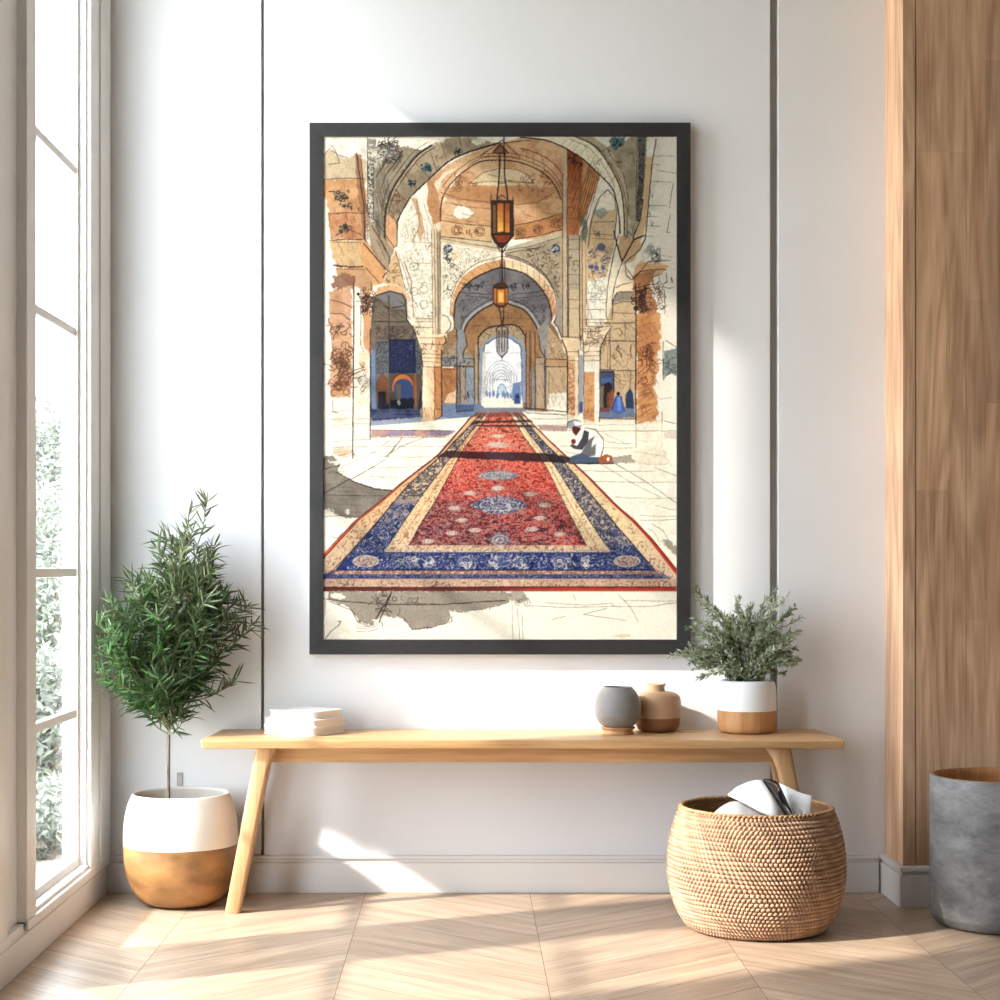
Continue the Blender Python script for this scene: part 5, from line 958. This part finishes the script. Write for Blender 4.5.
# ================================================================ BASKET AND BIN
def basket():
    c = Vector((.800, 4.815, 0)); root = thing('basket', c, 'round woven natural straw basket on the floor under the right end of the bench', 'basket')
    R = spl([(.160, .004), (.188, .012), (.212, .046), (.231, .098), (.2405, .155), (.2395, .21), (.2315, .262), (.219, .305), (.2065, .334)], 24); R = np.array(R)
    s = np.concatenate([[0], np.cumsum(np.linalg.norm(np.diff(R, axis=0), axis=1))]); tot = s[-1]; rows = 31; per = 8; nth = 1080; st = 120
    sv = np.linspace(0, tot, rows*per+1); rr_, zz_ = np.interp(sv, s, R[:, 0]), np.interp(sv, s, R[:, 1]); dr, dz = np.gradient(rr_), np.gradient(zz_); L = np.hypot(dr, dz); nr, nz = dz/L, -dr/L
    th = np.linspace(0, 2*math.pi, nth, endpoint=False); v = (np.arange(rows*per+1)/per)[:, None]; row = np.floor(v); fv = v-row-.5
    # every stitch is a small slanted knot, shifted by half a step from row to row
    bend = .22*np.sin(th[None]*9+row*.5)+.3*np.sin(th[None]*4+v*.35)
    u = th[None]*st/(2*math.pi)+.5*(row % 2)+fv*.55*np.sin(th[None]*3+row*.4)+bend; fu = u-np.floor(u)-.5
    h = .0085*np.sqrt(np.clip(1-(fv/.50)**2*.95-(fu/.47)**2*.95, 0, 1))-.0045
    rad = rr_[:, None]+nr[:, None]*h; z = np.maximum(zz_[:, None]+nz[:, None]*h+.0009*np.sin(th[None]*7+row), .0006)
    V = np.stack([rad*np.cos(th), rad*np.sin(th), z+0*rad], -1).reshape(-1, 3); m = rows*per+1
    i = np.arange(m-1)[:, None]*nth; j = np.arange(nth)[None]; j2 = (j+1) % nth; Q = np.stack([i+j, i+j2, i+nth+j2, i+nth+j], -1).reshape(-1, 4)
    tone = np.array(lin((184, 150, 122))[:3])[None, None]*(1+.16*np.sin(row*3.7+th[None]*5)+.10*np.sin(th[None]*23+row*7.1))[..., None]; tone = tone*np.ones((m, nth, 1))
    mesh_np('basket_wall', V, Q, toned('straw', .75, .2), root, tone.reshape(-1, 3), smooth=True)
    inner = [(0, .012), (.16, .012), (.195, .05), (.222, .12), (.229, .18), (.222, .26), (.2, .334)]
    bm = bmesh.new(); lathe(bm, spl(inner, 5), 96); obj('basket_lining', bm, plain('inner_straw', (150, 112, 78), .85, .25, 40, .6, 90, .2, (1, 1, 6)), root, smooth=True, label='darker woven inside of the basket')
    bm = bmesh.new(); n = 96
    for k in range(n*1):
        a0 = 2*math.pi*k/n; P = []
        for q in range(6):
            a = a0+q/5*2*math.pi/n*1.7; P.append(((.2055+.004*math.cos(q/5*math.pi*1.3))*math.cos(a), (.2055+.004*math.cos(q/5*math.pi*1.3))*math.sin(a), .3335+.004*math.sin(q/5*math.pi)))
        tube(bm, P, .0036, 6)
    obj('rim', bm, plain('rim_straw', (184, 142, 102), .75, .2, 60), root, smooth=True)
    # grey bundle and the folded sheet that stick out of it
    c2 = c+Vector((-.050, -.04, .236)); r2 = thing('cloth', c2, 'pale grey rounded cloth bundle lying inside the straw basket', 'cloth')
    bm = bmesh.new(); bmesh.ops.create_uvsphere(bm, u_segments=40, v_segments=24, radius=1)
    for v_ in bm.verts:
        q = v_.co; k = 1+.05*mnoise.noise(q*2.2)+.02*mnoise.noise(q*6)
        v_.co = Vector((q.x*.108*k, q.y*.10*k, q.z*.118*k))
    obj('folded_cloth', bm, plain('grey_linen', (176, 172, 170), .85, .05, 30, .4, 300), r2, smooth=True)
basket()

def sheet():
    """a stiff white sheet folded over, with a dark grey band looped round it"""
    D0 = 4.80
    root = thing('folded_paper', px(765, 800, D0), 'folded white sheet with a dark grey band sticking out of the basket', 'paper')
    o_ = -Vector(root.location); white = plain('white_paper', (246, 246, 246), .6, .01); grey = plain('dark_grey_band', (84, 80, 80), .6, .08)
    def pan(name, pts, m, th=.0016, thick=True, sub=0, lab=None):
        P = [px(u, v, d)+o_ for u, v, d in pts]; bm = bmesh.new(); vs = [bm.verts.new(p) for p in P]
        n_ = len(vs)//2
        for i in range(n_-1): bm.faces.new((vs[i], vs[i+1], vs[len(vs)-2-i], vs[len(vs)-1-i]))
        ob = obj(name, bm, m, root, label=lab); s_ = ob.modifiers.new('thickness', 'SOLIDIFY'); s_.thickness = th; s_.offset = 0
        for p in ob.data.polygons: p.use_smooth = True
        return ob
    # left flap: upper outline from the left tip over the crest, then back along the lower edge
    pan('left_flap', [(727.5, 795, 4.735), (737, 787, 4.735), (748, 782, 4.73), (756, 780, 4.727), (762, 780, 4.724),
                      (788, 820, 4.685), (772, 817, 4.69), (758, 811, 4.70), (744, 803, 4.712), (735, 799, 4.722)][:10], white, lab='white flap pointing to the left')
    pan('right_flap', [(779, 783, 4.82), (788, 787, 4.805), (796, 791, 4.79), (804, 794, 4.775), (811.5, 795.5, 4.76),
                       (809.5, 817, 4.745), (803, 819, 4.755), (797, 820, 4.765), (792, 821, 4.775), (787, 821, 4.785)], white, lab='white flap folded over to the right')
    pan('band', [(761, 780, 4.738), (764, 780, 4.74), (770, 788, 4.742), (777, 798, 4.742), (789, 818, 4.735),
                 (784, 818, 4.712), (773, 800, 4.718), (768, 791, 4.72), (763, 784, 4.722), (760, 781, 4.724)], grey, lab='dark grey band')
    pan('loop', [(779, 797, 4.79), (780, 789, 4.79), (777, 784, 4.785), (770, 780.5, 4.775), (764, 780, 4.75),
                 (764, 779, 4.72), (771, 779.3, 4.75), (778, 782.5, 4.76), (781.5, 789, 4.765), (793, 816, 4.74)], grey)
    pan('back_fold', [(764, 780, 4.755), (770, 781, 4.78), (776, 785, 4.79), (779, 790, 4.795), (779, 796, 4.79),
                      (792, 818, 4.775), (788, 816, 4.77), (780, 803, 4.765), (773, 794, 4.76), (767, 785, 4.755)], plain('grey_paper', (190, 190, 194), .6, .02))
sheet()

CONC, nt, b = mat('worn_concrete')
tc = nd(nt, 'ShaderNodeTexCoord'); n1 = nd(nt, 'ShaderNodeTexNoise'); n1.inputs['Scale'].default_value = 9; n1.inputs['Detail'].default_value = 9; n1.inputs['Roughness'].default_value = .68; n1.inputs['Distortion'].default_value = .4
mp = nd(nt, 'ShaderNodeMapping'); mp.inputs['Scale'].default_value = (1, 1, 1.8); nt.links.new(tc.outputs['Object'], mp.inputs[0]); nt.links.new(mp.outputs[0], n1.inputs['Vector'])
r = nd(nt, 'ShaderNodeValToRGB'); r.color_ramp.elements[0].position = .3; r.color_ramp.elements[0].color = lin((78, 76, 76)); r.color_ramp.elements[1].position = .68; r.color_ramp.elements[1].color = lin((146, 144, 143))
nt.links.new(n1.outputs['Fac'], r.inputs[0]); nt.links.new(r.outputs[0], b.inputs['Base Color']); b.inputs['Roughness'].default_value = .55
bp = nd(nt, 'ShaderNodeBump'); bp.inputs['Strength'].default_value = .2; bp.inputs['Distance'].default_value = .002; nt.links.new(n1.outputs['Fac'], bp.inputs['Height']); nt.links.new(bp.outputs[0], b.inputs['Normal'])
def bin_():
    c = Vector((1.483, 4.87, 0)); root = thing('waste_bin', c, 'tall grey concrete cylinder bin with a wooden inside standing at the right', 'bin')
    R, H = .184, .4155
    bm = bmesh.new(); lathe(bm, [(0, 0), (.13, 0)]+spl([(.150, .001), (.168, .008), (.179, .024), (R, .05), (R, .2), (R, H-.006)], 6)+[(R-.001, H-.001), (R-.004, H)], 96); obj('bin_shell', bm, CONC, root, smooth=True)
    bm = bmesh.new(); lathe(bm, [(R-.004, H-.001), (R-.006, H+.001), (R-.012, H), (R-.013, H-.02), (R-.015, .05), (.1, .03), (0, .03)], 96); obj('bin_lining', bm, wood('bin_wood', (190, 134, 88), (132, 84, 52), 'z', 1.4, .4), root, smooth=True, label='brown wooden lining of the bin')
bin_()

# small grey plate on the wall behind the stem
p0, p1 = px(177, 772.5, YB), px(182.7, 786, YB)
root = thing('wall_socket', ((p0.x+p1.x)/2, YB-.004, p1.z), 'tiny light grey plate on the wall just above the big white pot', 'socket')
bm = bmesh.new(); w2 = (p1.x-p0.x)/2; hh = p0.z-p1.z; box(bm, -w2, w2, 0, .004, 0, hh); obj('cover_plate', bm, plain('grey_plate', (178, 174, 168), .5), root, bevel=.001)
bm = bmesh.new(); box(bm, -w2*.6, w2*.6, -.0012, .0005, hh*.25, hh*.75); obj('switch_key', bm, plain('grey_key', (190, 186, 180), .4), root, bevel=.0005)

# the tree in the garden beyond the glass
def garden_tree(cx, cy, rx, ry, z0, z1, n, seed, lab):
    root = thing('garden_tree', (cx, cy, -.1), lab, 'tree', 'trees outside the window'); rng = np.random.RandomState(seed)
    bm = bmesh.new(); tube(bm, [(0, 0, 0), (.05, 0, z1*.5), (.0, 0, z1*.8)], [.10*ry/1.2, .07*ry/1.2, .03*ry/1.2], 8)
    for k in range(9):
        a = rng.uniform(0, 6.28); z = z1*rng.uniform(.25, .6); tube(bm, [(0, 0, z), (math.cos(a)*rx*.4, math.sin(a)*ry*.4, z+.12*z1), (math.cos(a)*rx*.8, math.sin(a)*ry*.8, z+.2*z1)], [.04*ry/1.2, .025*ry/1.2, .01*ry/1.2], 6)
    obj('trunk', bm, BARK, root); u = rng.normal(size=(n, 3)); u = unit(u)*(rng.uniform(.35, 1, n)**.6)[:, None]
    P = u*np.array([rx, ry, (z1-z0)/2])+np.array([0, 0, (z0+z1)/2+.1]); P += .12*np.sin(P[:, [1, 2, 0]]*6.); D = unit(rng.normal(size=(n, 3))); N = unit(np.cross(D, rng.normal(size=(n, 3))))
    co_ = np.array(lin((142, 146, 134))[:3])[None]*rng.uniform(.6, 1.25, n)[:, None]
    V, Q, Cc = leaves_np(P, D, N, rng.uniform(.08, .13, n)*(ry/1.2)**.8, rng.uniform(.03, .055, n)*(ry/1.2)**.8, rng.uniform(-.1, .2, n), co_, 2); mesh_np('foliage', V, Q, toned('garden_leaves', .7, .2, .3), root, Cc)
garden_tree(-1.56, 6.55, .30, .34, -.1, .16, 5000, 16, 'lowest shrub outside, hugging the bottom edge of the window')
garden_tree(-1.83, 7.6, .50, .5, -.1, .62, 9000, 6, 'low leafy shrub nearest the window outside, at its bottom panes')
garden_tree(-2.68, 11.4, .70, .6, -.1, 1.5, 12000, 9, 'middle leafy shrub outside between the low shrub and the tall tree')
garden_tree(-4.75, 20.0, 1.3, 1.2, .0, 2.85, 16000, 4, 'pale hazy leafy tree seen in the garden through the window')
